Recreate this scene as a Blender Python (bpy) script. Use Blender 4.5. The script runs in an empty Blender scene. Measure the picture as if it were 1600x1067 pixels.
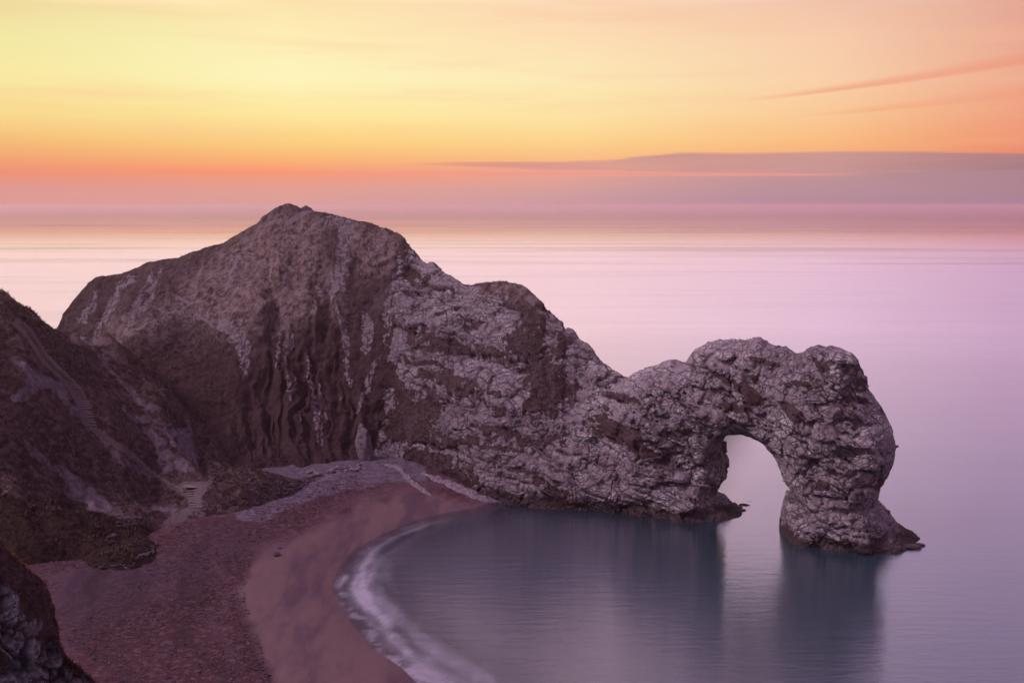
import bpy, math, random
import numpy as np
random.seed(4); rng = np.random.default_rng(7)
D = bpy.data
scene = bpy.context.scene
COL = scene.collection

# ------------------------------------------------------------------ camera
CAMZ = 70.0
F = 1556.0
PITCH = math.radians(7.8)
CP, SP = math.cos(PITCH), math.sin(PITCH)
cam_d = D.cameras.new('camera'); cam = D.objects.new('camera', cam_d); COL.objects.link(cam)
cam_d.sensor_width = 36; cam_d.lens = F/1600*36
cam_d.clip_start = 0.5; cam_d.clip_end = 200000
cam.location = (0, 0, CAMZ); cam.rotation_euler = (math.pi/2-PITCH, 0, 0)
scene.camera = cam

def ray(px, py):
    dx = (np.asarray(px, float)-800)/F; dy = (533.5-np.asarray(py, float))/F
    return dx, CP+dy*SP, -SP+dy*CP
def at_y(px, py, y):
    x, yy, z = ray(px, py); t = y/yy
    return np.stack(np.broadcast_arrays(x*t, yy*t, CAMZ+z*t), -1)
def at_z(px, py, z0):
    x, yy, z = ray(px, py); t = (z0-CAMZ)/z
    return np.stack(np.broadcast_arrays(x*t, yy*t, CAMZ+z*t), -1)
def project(P):
    x, y, z = P[..., 0], P[..., 1], P[..., 2]-CAMZ
    dep = np.maximum(y*CP - z*SP, 1e-3); up = y*SP + z*CP
    return 800+F*x/dep, 533.5-F*up/dep

# ------------------------------------------------------------------ noise
def _h(ix, iy, iz, s):
    h = (ix.astype(np.int64)*73856093) ^ (iy.astype(np.int64)*19349663) ^ (iz.astype(np.int64)*83492791) ^ (s*2654435)
    h = (h & 0xffffffff).astype(np.uint64)
    h = ((h ^ (h >> np.uint64(15)))*np.uint64(2246822519)) & np.uint64(0xffffffff)
    h = ((h ^ (h >> np.uint64(13)))*np.uint64(3266489917)) & np.uint64(0xffffffff)
    h = h ^ (h >> np.uint64(16))
    return h.astype(np.float64)/4294967295.0
def vnoise(P, s=0):
    I = np.floor(P); Fr = P-I; Fr = Fr*Fr*Fr*(Fr*(Fr*6-15)+10)
    ix, iy, iz = I[..., 0], I[..., 1], I[..., 2]; fx, fy, fz = Fr[..., 0], Fr[..., 1], Fr[..., 2]
    r = 0
    for dx in (0, 1):
        wx = fx if dx else 1-fx
        for dy in (0, 1):
            wy = fy if dy else 1-fy
            for dz in (0, 1):
                r = r + wx*wy*(fz if dz else 1-fz)*_h(ix+dx, iy+dy, iz+dz, s)
    return r*2-1
def fbm(P, o=4, s=0, g=.5):
    r = 0; a = 1; t = 0
    for k in range(o):
        r = r+a*vnoise(P*(2.03**k)+k*17.3, s+k); t += a; a *= g
    return r/t
def voro(P, s=0):
    I = np.floor(P); f1 = np.full(P.shape[:-1], 9.); f2 = f1.copy(); cid = np.zeros(P.shape[:-1]); tl = f1*0
    for dx in (-1, 0, 1):
        for dy in (-1, 0, 1):
            for dz in (-1, 0, 1):
                c = I+np.array([dx, dy, dz]); a = (c[..., 0], c[..., 1], c[..., 2])
                q = c+np.stack([_h(*a, s), _h(*a, s+1), _h(*a, s+2)], -1)
                d = np.sqrt(((q-P)**2).sum(-1)); m = d < f1; dv_ = P-q; tt_ = dv_[..., 0]*(_h(*a, s+4)-.5)+dv_[..., 1]*(_h(*a, s+5)-.5)+dv_[..., 2]*(_h(*a, s+6)-.5); tl = np.where(m, tt_, tl)
                f2 = np.where(m, f1, np.minimum(f2, d)); cid = np.where(m, _h(*a, s+3), cid); f1 = np.where(m, d, f1)
    return f1, f2, cid+TILT*tl
TILT = 0.
def sstep(a, b, x):
    t = np.clip((x-a)/(b-a), 0, 1); return t*t*(3-2*t)
def bedding(P):
    """stepped ledges along tilted beds, broken sideways by joints"""
    w_ = 1.6*fbm(P*.05, 3, 901)+.35*fbm(P*.35, 3, 902)
    b_ = (P[..., 2]*.95+P[..., 0]*.30+w_)
    r_ = 0
    for sc, am, sd in ((3.4, 1.0, 1), (1.25, .42, 2)):
        q_ = b_/sc; k_ = np.floor(q_); f_ = q_-k_; amp = .3+1.0*_h(k_, np.floor(P[..., 0]/9.), k_*0, 905+sd)
        r_ = r_+am*amp*(f_**.7-.5-1.0*np.exp(-(f_/.10)**2))
    return r_
def tiltc(P):
    c, s_ = math.cos(.32), math.sin(.32); return np.stack([P[..., 0]*c-P[..., 2]*s_, P[..., 1], P[..., 0]*s_+P[..., 2]*c], -1)
def psd(X, Y, poly):
    """signed distance to a polygon, positive inside"""
    poly = np.array(poly, float); n = len(poly); d = np.full(X.shape, 1e18); ins = np.zeros(X.shape, bool)
    for i in range(n):
        a, b = poly[i], poly[(i+1) % n]; e = b-a; wx, wy = X-a[0], Y-a[1]
        t = np.clip((wx*e[0]+wy*e[1])/max(e@e, 1e-12), 0, 1)
        d = np.minimum(d, (wx-t*e[0])**2+(wy-t*e[1])**2)
        if e[1] != 0:
            c = (a[1] > Y) != (b[1] > Y); ins ^= c & (X < e[0]*(Y-a[1])/e[1]+a[0])
    d = np.sqrt(d); return np.where(ins, d, -d)
def pline(X, Y, pts):
    """width minus distance along a polyline of (x, y, half width)"""
    r = np.full(X.shape, -1e9)
    for a, b in zip(pts[:-1], pts[1:]):
        ex, ey = b[0]-a[0], b[1]-a[1]; wx, wy = X-a[0], Y-a[1]
        t = np.clip((wx*ex+wy*ey)/max(ex*ex+ey*ey, 1e-9), 0, 1)
        r = np.maximum(r, a[2]+(b[2]-a[2])*t-np.hypot(wx-t*ex, wy-t*ey))
    return r
def pchip(x, y, xi):
    """monotone cubic; y may be (n,k)"""
    x = np.array(x, float); y = np.array(y, float); one = y.ndim == 1
    if one: y = y[:, None]
    h = np.diff(x)[:, None]; dl = np.diff(y, axis=0)/h; m = np.zeros_like(y)
    w1 = 2*h[1:]+h[:-1]; w2 = h[1:]+2*h[:-1]; p = dl[1:]*dl[:-1] > 0
    with np.errstate(all='ignore'):
        hm = (w1+w2)/(w1/dl[:-1]+w2/dl[1:])
    m[1:-1] = np.where(p, hm, 0); m[0] = dl[0]; m[-1] = dl[-1]
    xi = np.asarray(xi, float); k = np.clip(np.searchsorted(x, xi)-1, 0, len(x)-2)
    hh = (x[k+1]-x[k])[:, None]; t = np.clip((xi-x[k])[:, None]/hh, 0, 1)
    r = y[k]*(2*t**3-3*t**2+1)+m[k]*hh*(t**3-2*t**2+t)+y[k+1]*(-2*t**3+3*t**2)+m[k+1]*hh*(t**3-t**2)
    return r[:, 0] if one else r

# ------------------------------------------------------------------ mesh helpers
def mesh_np(name, V, Q, mat=None, attrs={}, smooth=True, parent=None):
    me = D.meshes.new(name); V = np.ascontiguousarray(V.reshape(-1, 3), dtype=np.float32); Q = np.ascontiguousarray(Q, dtype=np.int32)
    k = Q.shape[1]
    me.vertices.add(len(V)); me.vertices.foreach_set('co', V.ravel())
    me.loops.add(Q.size); me.loops.foreach_set('vertex_index', Q.ravel())
    me.polygons.add(len(Q)); me.polygons.foreach_set('loop_start', np.arange(0, Q.size, k, dtype=np.int32))
    me.polygons.foreach_set('loop_total', np.full(len(Q), k, dtype=np.int32))
    me.polygons.foreach_set('use_smooth', np.full(len(Q), smooth))
    for a, v in attrs.items():
        at = me.attributes.new(a, 'FLOAT', 'POINT'); at.data.foreach_set('value', np.ascontiguousarray(v, dtype=np.float32).ravel())
    me.update(calc_edges=True); me.validate()
    o = D.objects.new(name, me); COL.objects.link(o)
    if mat: me.materials.append(mat)
    if parent: o.parent = parent
    return o
def grid_q(n, m, flip=False):
    i, j = np.meshgrid(np.arange(n-1), np.arange(m-1), indexing='ij'); a = (i*m+j).ravel()
    q = np.stack([a, a+m, a+m+1, a+1], -1)
    return q[:, ::-1] if flip else q
def gnormals(P):
    du = np.gradient(P, axis=0); dv = np.gradient(P, axis=1); n = np.cross(du, dv)
    return n/np.maximum(np.linalg.norm(n, axis=-1, keepdims=True), 1e-9)
def tag(o, label=None, cat=None, group=None, kind=None):
    if label: o['label'] = label
    if cat: o['category'] = cat
    if group: o['group'] = group
    if kind: o['kind'] = kind
    return o
def empty(name, loc):
    o = D.objects.new(name, None); COL.objects.link(o); o.location = loc; return o

def surface_nets(Fv):
    """Fv>0 inside. returns vertices in index space and quads"""
    S = Fv > 0; n = np.array(S.shape)
    c = [S[i:n[0]-1+i, j:n[1]-1+j, k:n[2]-1+k] for i in (0, 1) for j in (0, 1) for k in (0, 1)]
    cnt = sum(x.astype(np.int8) for x in c); act = (cnt > 0) & (cnt < 8)
    idx = -np.ones(act.shape, np.int64); cell = np.argwhere(act); idx[act] = np.arange(len(cell))
    acc = np.zeros((len(cell), 3)); num = np.zeros(len(cell))
    for ax in range(3):
        oth = [a for a in range(3) if a != ax]
        for b in (0, 1):
            for d in (0, 1):
                o = np.zeros(3, int); o[oth[0]] = b; o[oth[1]] = d; o2 = o.copy(); o2[ax] = 1
                p = cell+o; q = cell+o2
                f0 = Fv[p[:, 0], p[:, 1], p[:, 2]]; f1 = Fv[q[:, 0], q[:, 1], q[:, 2]]
                m = (f0 > 0) != (f1 > 0); t = np.where(m, f0/np.where(m, f0-f1, 1), 0)
                pt = p.astype(float); pt[:, ax] += t; acc[m] += pt[m]; num[m] += 1
    V = acc/num[:, None]; Qs = []
    for ax in range(3):
        sl0 = [slice(None)]*3; sl1 = [slice(None)]*3; sl0[ax] = slice(0, -1); sl1[ax] = slice(1, None)
        a, b = S[tuple(sl0)], S[tuple(sl1)]; e = np.argwhere(a != b); o1, o2 = [x for x in range(3) if x != ax]
        ok = (e[:, o1] > 0) & (e[:, o2] > 0) & (e[:, o1] < n[o1]-1) & (e[:, o2] < n[o2]-1); e = e[ok]
        s = a[e[:, 0], e[:, 1], e[:, 2]]
        def g(d1, d2):
            q = e.copy(); q[:, o1] -= d1; q[:, o2] -= d2; return idx[q[:, 0], q[:, 1], q[:, 2]]
        Q = np.stack([g(1, 1), g(0, 1), g(0, 0), g(1, 0)], -1)
        if ax == 1: s = ~s
        Q[~s] = Q[~s][:, ::-1]; Qs.append(Q)
    return V, np.concatenate(Qs)

# ------------------------------------------------------------------ materials
def srgb(c):
    return tuple(((v/255)/12.92 if v/255 <= .04045 else ((v/255+.055)/1.055)**2.4) for v in c)+(1,)
class NT:
    def __init__(s, tree): s.t = tree; s.n = tree.nodes; s.l = tree.links
    def node(s, ty, ins={}, **kw):
        nd = s.n.new(ty)
        for k, v in kw.items(): setattr(nd, k, v)
        for k, v in ins.items():
            sk = nd.inputs[k]
            if isinstance(v, bpy.types.NodeSocket): s.l.new(v, sk)
            else: sk.default_value = v
        return nd
    def m(s, op, a, b=None, c=None, clamp=False):
        nd = s.n.new('ShaderNodeMath'); nd.operation = op; nd.use_clamp = clamp
        for i, v in enumerate((a, b, c)):
            if v is None: continue
            if isinstance(v, bpy.types.NodeSocket): s.l.new(v, nd.inputs[i])
            else: nd.inputs[i].default_value = v
        return nd.outputs[0]
    def ss(s, x, a, b):
        return s.node('ShaderNodeMapRange', {0: x, 1: a, 2: b, 3: 0., 4: 1.}, interpolation_type='SMOOTHSTEP').outputs[0]
    def mix(s, f, a, b):
        nd = s.n.new('ShaderNodeMix'); nd.data_type = 'RGBA'
        for i, v in ((0, f), (6, a), (7, b)):
            if isinstance(v, bpy.types.NodeSocket): s.l.new(v, nd.inputs[i])
            else: nd.inputs[i].default_value = v
        return nd.outputs[2]
    def ramp(s, f, stops, interp='LINEAR'):
        nd = s.n.new('ShaderNodeValToRGB'); cr = nd.color_ramp; cr.interpolation = interp
        while len(cr.elements) < len(stops): cr.elements.new(.5)
        for e, (p, c) in zip(cr.elements, stops): e.position = p
        for e, (p, c) in zip(cr.elements, stops): e.color = c
        s.l.new(f, nd.inputs[0]); return nd.outputs[0]
    def noise(s, v, sc, det=4, rough=.5, dist=0.):
        return s.node('ShaderNodeTexNoise', {'Vector': v, 'Scale': sc, 'Detail': det, 'Roughness': rough, 'Distortion': dist}).outputs[0]
    def mapp(s, v, sc=(1, 1, 1), rot=(0, 0, 0), loc=(0, 0, 0)):
        return s.node('ShaderNodeMapping', {'Vector': v, 'Scale': sc, 'Rotation': rot, 'Location': loc}).outputs[0]
    def attr(s, n): return s.node('ShaderNodeAttribute', attribute_name=n).outputs['Fac']
def new_mat(name):
    m = D.materials.new(name); m.use_nodes = True; t = NT(m.node_tree); t.n.clear()
    return m, t
def finish(t, surf):
    o = t.n.new('ShaderNodeOutputMaterial'); t.l.new(surf, o.inputs[0])

VEG_A = (.054, .023, .029, 1); VEG_B = (.098, .057, .066, 1); VEG_C = (.030, .012, .015, 1)
def cliff_mat(name, scale=1.0, pale=(.56, .47, .52, 1), pale2=(.27, .20, .235, 1), dark=(.030, .014, .018, 1), tidal=True):
    m, t = new_mat(name); CK = .8 if tidal else .4
    co = t.node('ShaderNodeNewGeometry').outputs['Position']
    wn = t.node('ShaderNodeTexNoise', {'Vector': co, 'Scale': .35*scale, 'Detail': 4.}).outputs[1]
    wv = t.node('ShaderNodeVectorMath', {0: wn, 1: (.5, .5, .5)}, operation='SUBTRACT').outputs[0]
    wv = t.node('ShaderNodeVectorMath', {0: wv, 'Scale': 1.3/scale}, operation='SCALE').outputs[0]
    wc = t.node('ShaderNodeVectorMath', {0: co, 1: wv}, operation='ADD').outputs[0]
    def vor(sc, asp=(1, 1, 1)):
        v = t.mapp(wc, asp, (0, .3, 0))
        return t.node('ShaderNodeTexVoronoi', {'Vector': v, 'Scale': sc*scale}, feature='DISTANCE_TO_EDGE').outputs[0]
    v1 = vor(.42, (.65, 1, 1.35)); v2 = vor(1.0, (.8, 1, .8))
    n1 = t.noise(co, .22*scale, 5, .6); n2 = t.noise(co, 1.6*scale, 5, .65); n3 = t.noise(co, .05*scale, 3, .5)
    crack_g = t.attr('crack')                       # geometric joint depth
    sel = t.ss(n1, .42, .6)
    c1 = t.m('SUBTRACT', 1., t.ss(v1, .0, .085)); c2 = t.m('SUBTRACT', 1., t.ss(v2, .0, .075))
    cr = t.m('MAXIMUM', t.m('MULTIPLY', c1, t.m('MULTIPLY', t.ss(n1, .40, .55), CK)), t.m('MULTIPLY', t.m('MULTIPLY', c2, sel), .75))
    cr = t.m('MAXIMUM', cr, t.m('MULTIPLY', crack_g, .9))
    col = t.mix(t.ss(n1, .35, .68), pale2, pale)
    col = t.mix(t.m('MULTIPLY', t.ss(n3, .45, .62), .55), col, (.22, .15, .185, 1))
    # vertical run-off streaks
    st = t.noise(t.mapp(co, (1.2, 1.2, .12)), 1.0*scale, 4, .6)
    col = t.mix(t.m('MULTIPLY', t.ss(st, .5, .7), .5), col, (.15, .095, .12, 1))
    col = t.mix(t.m('MULTIPLY', t.ss(n2, .52, .7), .35), col, (.58, .49, .56, 1))
    col = t.mix(cr, col, dark)
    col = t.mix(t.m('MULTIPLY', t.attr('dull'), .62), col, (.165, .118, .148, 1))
    # vegetation
    vn = t.noise(co, .5*scale, 5, .65)
    veg = t.mix(t.ss(vn, .4, .62), VEG_A, VEG_B); veg = t.mix(t.ss(n2, .5, .68), veg, VEG_C)
    veg = t.mix(t.m('MULTIPLY', t.ss(t.noise(co, .12*scale, 3), .5, .62), .6), veg, (.070, .044, .040, 1))
    vs = t.noise(t.mapp(co, (1.0, .3, .11), (0, math.radians(8), 0)), .55*scale, 5, .62)
    veg = t.mix(t.m('MULTIPLY', t.ss(vs, .50, .66), .55), veg, (.120, .078, .098, 1)); veg = t.mix(t.m('MULTIPLY', t.ss(vs, .48, .36), .0), veg, VEG_C)
    tf = t.attr('turf'); veg = t.mix(t.m('MULTIPLY', t.m('MAXIMUM', tf, 0.), t.ss(vn, .3, .65)), veg, (.225, .155, .155, 1)); veg = t.mix(t.m('MULTIPLY', t.m('MAXIMUM', t.m('MULTIPLY', tf, -1.), 0.), .7), veg, (.045, .018, .022, 1))  # below zero: scrub darkened further by painted occlusion shade
    rk = t.attr('rock'); rk = t.m('ADD', rk, t.m('MULTIPLY', t.m('SUBTRACT', n2, .5), .6)); rk = t.m('ADD', rk, t.m('MULTIPLY', t.m('SUBTRACT', t.noise(t.mapp(co, (1.6, .5, .22), (0, math.radians(8), 0)), .8*scale, 4, .65), .5), 1.1)); rk = t.m('ADD', rk, t.m('MULTIPLY', t.m('SUBTRACT', v1, .12), .6))
    rk = t.ss(rk, .38, .58)
    col = t.mix(rk, veg, col)
    soil = t.ss(t.m('ADD', t.attr('soil'), t.m('MULTIPLY', t.m('SUBTRACT', n2, .5), .7)), .35, .65)
    col = t.mix(t.m('MULTIPLY', soil, .9), col, (.185, .135, .160, 1))
    z = t.node('ShaderNodeSeparateXYZ', {0: co}).outputs[2]
    if tidal:
        zz = t.m('ADD', z, t.m('MULTIPLY', t.m('SUBTRACT', n1, .5), 4.))
        wet = t.m('SUBTRACT', 1., t.ss(zz, 1.6, 3.4))
        col = t.mix(t.m('MULTIPLY', wet, .88), col, (.040, .018, .020, 1))
    h = t.m('ADD', t.m('MULTIPLY', t.m('MULTIPLY', cr, rk), -.5/scale), t.m('MULTIPLY', n2, .75/scale))
    h = t.m('ADD', h, t.m('MULTIPLY', t.noise(co, 5.*scale, 4, .7), .22/scale))
    b = t.node('ShaderNodeBump', {'Height': h, 'Strength': 1., 'Distance': 1.})
    p = t.node('ShaderNodeBsdfPrincipled', {'Base Color': col, 'Roughness': .88, 'Normal': b.outputs[0]})
    p.inputs['Specular IOR Level'].default_value = .2
    finish(t, p.outputs[0]); return m

def hill_mat():
    m, t = new_mat('hillside_turf')
    co = t.node('ShaderNodeNewGeometry').outputs['Position']
    n1 = t.noise(co, .10, 4, .6); n2 = t.noise(co, .7, 6, .68); n3 = t.noise(co, 2.6, 4, .7)
    # creep terraces run along the contour, gullies down the slope
    gl = t.noise(t.mapp(co, (.9, .22, .9), (0, 0, math.radians(35))), .5, 5, .6)
    col = t.mix(t.ss(n1, .4, .62), (.050, .022, .027, 1), (.070, .037, .040, 1))  # turf tones lowered a little to carry the valley's shade
    col = t.mix(t.ss(n2, .42, .66), col, (.150, .092, .102, 1))
    col = t.mix(t.m('MULTIPLY', t.ss(gl, .5, .68), .6), col, (.105, .064, .075, 1))
    col = t.mix(t.ss(n3, .52, .66), col, (.026, .013, .013, 1))
    bush = t.ss(t.m('ADD', t.attr('bush'), t.m('MULTIPLY', t.m('SUBTRACT', n2, .5), .8)), .35, .65)
    bc = t.mix(t.ss(t.noise(co, 1.1, 5, .7), .42, .6), (.016, .008, .010, 1), (.048, .024, .021, 1))  # dark bushes, their colour lowered further to stand in for valley occlusion
    bc = t.mix(t.m('MULTIPLY', t.ss(t.noise(co, .22, 3), .52, .62), .6), bc, (.042, .026, .020, 1))
    col = t.mix(bush, col, bc)
    ch = t.ss(t.m('ADD', t.attr('rock'), t.m('MULTIPLY', t.m('SUBTRACT', n2, .5), 1.1)), .3, .7)
    cc = t.mix(t.ss(t.noise(t.mapp(co, (1, 1, .3)), .9, 5, .7), .35, .65), (.105, .070, .092, 1), (.20, .148, .185, 1))
    col = t.mix(t.m('MULTIPLY', ch, t.m('MULTIPLY', t.ss(gl, .30, .55), 1.)), col, cc)
    so = t.ss(t.m('ADD', t.attr('soil'), t.m('MULTIPLY', t.m('SUBTRACT', n3, .5), .8)), .35, .6)
    col = t.mix(t.m('MULTIPLY', so, .85), col, (.155, .105, .118, 1))
    h = t.m('ADD', t.m('MULTIPLY', n2, 1.1), t.m('MULTIPLY', n3, .45))
    b = t.node('ShaderNodeBump', {'Height': h, 'Strength': .9, 'Distance': 1.})
    p = t.node('ShaderNodeBsdfPrincipled', {'Base Color': col, 'Roughness': .95, 'Normal': b.outputs[0]})
    p.inputs['Specular IOR Level'].default_value = .1
    finish(t, p.outputs[0]); return m

def beach_mat():
    m, t = new_mat('shingle')
    co = t.node('ShaderNodeNewGeometry').outputs['Position']
    peb = t.node('ShaderNodeTexVoronoi', {'Vector': co, 'Scale': 1.5}); pc = peb.outputs['Color']
    pv = t.node('ShaderNodeSeparateColor', {0: pc}).outputs[0]
    n1 = t.noise(co, .06, 5, .6); n2 = t.noise(co, 1.3, 5, .75); n3 = t.noise(co, .35, 4, .6)
    dry = t.mix(t.ss(n1, .40, .62), (.060, .019, .026, 1), (.086, .029, .038, 1))
    dry = t.mix(t.m('MULTIPLY', t.ss(n3, .5, .72), .5), dry, (0.068, 0.036, 0.0585, 1))
    dry = t.mix(t.ss(n2, .50, .72), dry, (0.0288, 0.0121, 0.0187, 1))
    dry = t.mix(t.m('MULTIPLY', t.ss(pv, .55, 1.), .8), dry, (0.1232, 0.066, 0.085, 1))
    dry = t.mix(t.m('MULTIPLY', t.m('SUBTRACT', 1., t.ss(pv, .0, .3)), .5), dry, (.040, .015, .022, 1))
    pur = t.attr('purple'); dry = t.mix(t.m('MULTIPLY', pur, .55), dry, (0.0615, 0.0323, 0.0578, 1))
    grey = t.ss(t.m('ADD', t.attr('grey'), t.m('MULTIPLY', t.m('SUBTRACT', n2, .5), .5)), .3, .7)
    gc = t.mix(t.ss(pv, .2, .9), (.085, .055, .082, 1), (.150, .105, .145, 1))
    col = t.mix(grey, dry, gc)
    td = t.attr('tide'); dry = t.mix(t.m('MULTIPLY', t.ss(td, .1, .5), .5), dry, (.030, .012, .018, 1)); dry = t.mix(t.m('MULTIPLY', t.ss(td, -.1, -.45), .4), dry, (.125, .062, .080, 1))
    col = t.mix(grey, dry, gc)
    wet = t.ss(t.m('ADD', t.attr('wet'), t.m('MULTIPLY', t.m('SUBTRACT', n2, .5), .7)), .2, .8)
    bands = t.noise(t.mapp(co, (.5, .09, 1), (0, 0, math.radians(25))), .35, 4, .6)
    wc = t.mix(t.ss(bands, .38, .62), (0.14, 0.0748, 0.081, 1), (0.0819, 0.043, 0.0619, 1))
    wc = t.mix(t.m('MULTIPLY', t.ss(n2, .5, .75), .25), wc, (.08, .03, .045, 1))
    col = t.mix(wet, col, wc)
    rough = t.m('SUBTRACT', .9, t.m('MULTIPLY', wet, .25))
    h = t.m('MULTIPLY', t.m('ADD', t.m('MULTIPLY', n2, .5), t.m('MULTIPLY', pv, .16)), t.m('SUBTRACT', 1., t.m('MULTIPLY', wet, .9)))
    b = t.node('ShaderNodeBump', {'Height': h, 'Strength': .8, 'Distance': 1.})
    p = t.node('ShaderNodeBsdfPrincipled', {'Base Color': col, 'Roughness': rough, 'Normal': b.outputs[0]})
    p.inputs['Specular IOR Level'].default_value = .25
    finish(t, p.outputs[0]); return m

def sea_mat():
    m, t = new_mat('sea_water')
    co = t.node('ShaderNodeNewGeometry').outputs['Position']
    # wind ripples, lying across the view; long exposure leaves only a faint texture
    r1 = t.noise(t.mapp(co, (.12, .55, 1), (0, 0, math.radians(-6))), 1.0, 4, .6)
    r2 = t.noise(t.mapp(co, (.35, 1.6, 1), (0, 0, math.radians(9))), 1.0, 3, .6)
    s1 = t.noise(t.mapp(co, (.0012, .009, 1), (0, 0, math.radians(-4))), 1.0, 5, .6)
    s2 = t.noise(t.mapp(co, (.00018, .0034, 1), (0, 0, math.radians(-3))), 1.0, 4, .55)
    y = t.node('ShaderNodeSeparateXYZ', {0: co}).outputs[1]
    near = t.m('SUBTRACT', 1., t.ss(y, 260., 1800.))
    h = t.m('MULTIPLY', t.m('ADD', t.m('MULTIPLY', r1, .09), t.m('MULTIPLY', r2, .03)), t.m('ADD', .25, t.m('MULTIPLY', near, .75)))
    b = t.node('ShaderNodeBump', {'Height': h, 'Strength': 1., 'Distance': 1.})
    dep = t.attr('depth')
    op = t.m('SUBTRACT', 1., t.m('POWER', 2.718, t.m('MULTIPLY', dep, -.55)))
    # a long exposure averages the ripples: effective roughness varies with the wind lanes
    far = t.m('SUBTRACT', t.m('MULTIPLY', t.ss(y, 225., 480.), .012), t.m('MULTIPLY', t.ss(y, 700., 3000.), .085)); rough = t.m('ADD', t.m('ADD', .118, far), t.m('MULTIPLY', t.m('SUBTRACT', s1, .5), .02))
    fr = t.m('MINIMUM', t.m('MULTIPLY_ADD', t.node('ShaderNodeFresnel', {'IOR': 2.4}).outputs[0], 2.1, -.16), 1.)
    fr = t.m('MULTIPLY', fr, t.m('ADD', t.m('SUBTRACT', .93, t.m('MULTIPLY', t.ss(y, 450., 1400.), .17)), t.m('MULTIPLY', t.m('ADD', t.m('MULTIPLY', t.ss(s2, .38, .62), .5), t.m('MULTIPLY', t.ss(s1, .38, .62), .5)), t.m('ADD', .12, t.m('MULTIPLY', t.ss(y, 450., 1400.), .38)))), clamp=True)
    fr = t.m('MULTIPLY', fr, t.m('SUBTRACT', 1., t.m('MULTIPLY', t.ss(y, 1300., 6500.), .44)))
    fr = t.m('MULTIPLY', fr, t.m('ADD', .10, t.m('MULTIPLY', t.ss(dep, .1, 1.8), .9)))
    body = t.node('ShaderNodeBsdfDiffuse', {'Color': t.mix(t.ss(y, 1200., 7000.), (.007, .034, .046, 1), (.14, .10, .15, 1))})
    tr = t.node('ShaderNodeBsdfTransparent', {'Color': (.86, .88, .92, 1)})
    under = t.node('ShaderNodeMixShader', {0: op, 1: tr.outputs[0], 2: body.outputs[0]})
    gl = t.node('ShaderNodeBsdfAnisotropic', {'Color': (1, .92, 1, 1), 'Roughness': rough, 'Normal': b.outputs[0]}); gl.distribution = 'MULTI_GGX'
    gl.inputs['Anisotropy'].default_value = -.85; t.l.new(t.node('ShaderNodeVectorMath', {0: t.node('ShaderNodeVectorMath', {0: co, 1: (1, 1, 0)}, operation='MULTIPLY').outputs[0]}, operation='NORMALIZE').outputs[0], gl.inputs['Tangent'])
    wat = t.node('ShaderNodeMixShader', {0: fr, 1: under.outputs[0], 2: gl.outputs[0]})
    fo = t.node('ShaderNodeBsdfDiffuse', {'Color': (.62, .55, .68, 1)})
    fm = t.m('MULTIPLY', t.attr('foam'), 1., clamp=True)
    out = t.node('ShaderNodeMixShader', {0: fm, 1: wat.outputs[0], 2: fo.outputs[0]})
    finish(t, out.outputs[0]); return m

def simple_mat(name, c1, c2, sc=3., rough=.85, bump=.2, asp=(1, 1, 1)):
    m, t = new_mat(name); co = t.node('ShaderNodeNewGeometry').outputs['Position']
    n = t.noise(t.mapp(co, asp), sc, 5, .65)
    col = t.mix(t.ss(n, .35, .65), c1, c2)
    b = t.node('ShaderNodeBump', {'Height': n, 'Strength': 1., 'Distance': bump})
    p = t.node('ShaderNodeBsdfPrincipled', {'Base Color': col, 'Roughness': rough, 'Normal': b.outputs[0]})
    p.inputs['Specular IOR Level'].default_value = .2
    finish(t, p.outputs[0]); return m

M_CLIFF = cliff_mat('limestone_cliff')
M_NEAR = cliff_mat('chalk_cliff', 2.6, pale=(.38, .35, .42, 1), pale2=(.17, .145, .19, 1), dark=(.022, .014, .020, 1), tidal=False)
M_HILL = hill_mat(); M_BEACH = beach_mat(); M_SEA = sea_mat()
M_WOOD = simple_mat('weathered_wood', (.12, .085, .09, 1), (.24, .18, .19, 1), 4., asp=(1, 6, 6), bump=.02)
M_BOULDER = simple_mat('pale_boulder', (.10, .07, .088, 1), (.22, .16, .20, 1), 1.4, bump=.3)
M_SLAB = simple_mat('slab_stone', (.085, .058, .072, 1), (.185, .135, .165, 1), .9, bump=.5)
M_DKBOULD = simple_mat('wet_boulder', (.030, .015, .020, 1), (.075, .045, .060, 1), 1.6, .6, .3)
M_PATH = simple_mat('worn_chalk_path', (.16, .11, .12, 1), (.30, .225, .235, 1), 1.1, bump=.15)
M_GRASS = simple_mat('dry_grass', (.060, .030, .026, 1), (.135, .083, .072, 1), .35, bump=0.)
M_GRASS2 = simple_mat('russet_grass', (.10, .038, .024, 1), (.24, .105, .062, 1), .6, bump=0.)

TILT = 1.5
# ------------------------------------------------------------------ headland
CREST = [(70,540),(92,505),(100,490),(112,474),(125,456),(137,443),(150,433),(170,431),(190,428),(205,421),(230,411),(250,406),(262,404),(280,402),
 (300,394),(330,383),(350,380),(362,371),(380,362),(400,350),(412,338),(425,328),(435,321),(450,319),(462,321),(470,326),(478,321),(488,329),(500,331),(520,335),
 (550,342),(575,347),(600,355),(615,361),(627,368),(636,380),(648,394),(660,406),(668,412),(676,408),(684,414),(695,426),(710,436),(722,443),(735,444),(760,440),
 (790,439),(815,446),(832,458),(845,470),(853,482),(866,490),(878,502),(884,514),(896,516),(905,530),(918,538),(930,550),(938,562),(950,572),(965,580),(985,590),(1010,600),(1040,625)]
FOOT = [(70,690),(150,680),(200,600),(250,625),(300,665),(350,715),(400,745),(450,765),(500,760),(550,748),(600,740),(640,746),(700,768),(760,786),(820,797),(870,801),(920,806),(970,811),(1040,815)]
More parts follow.
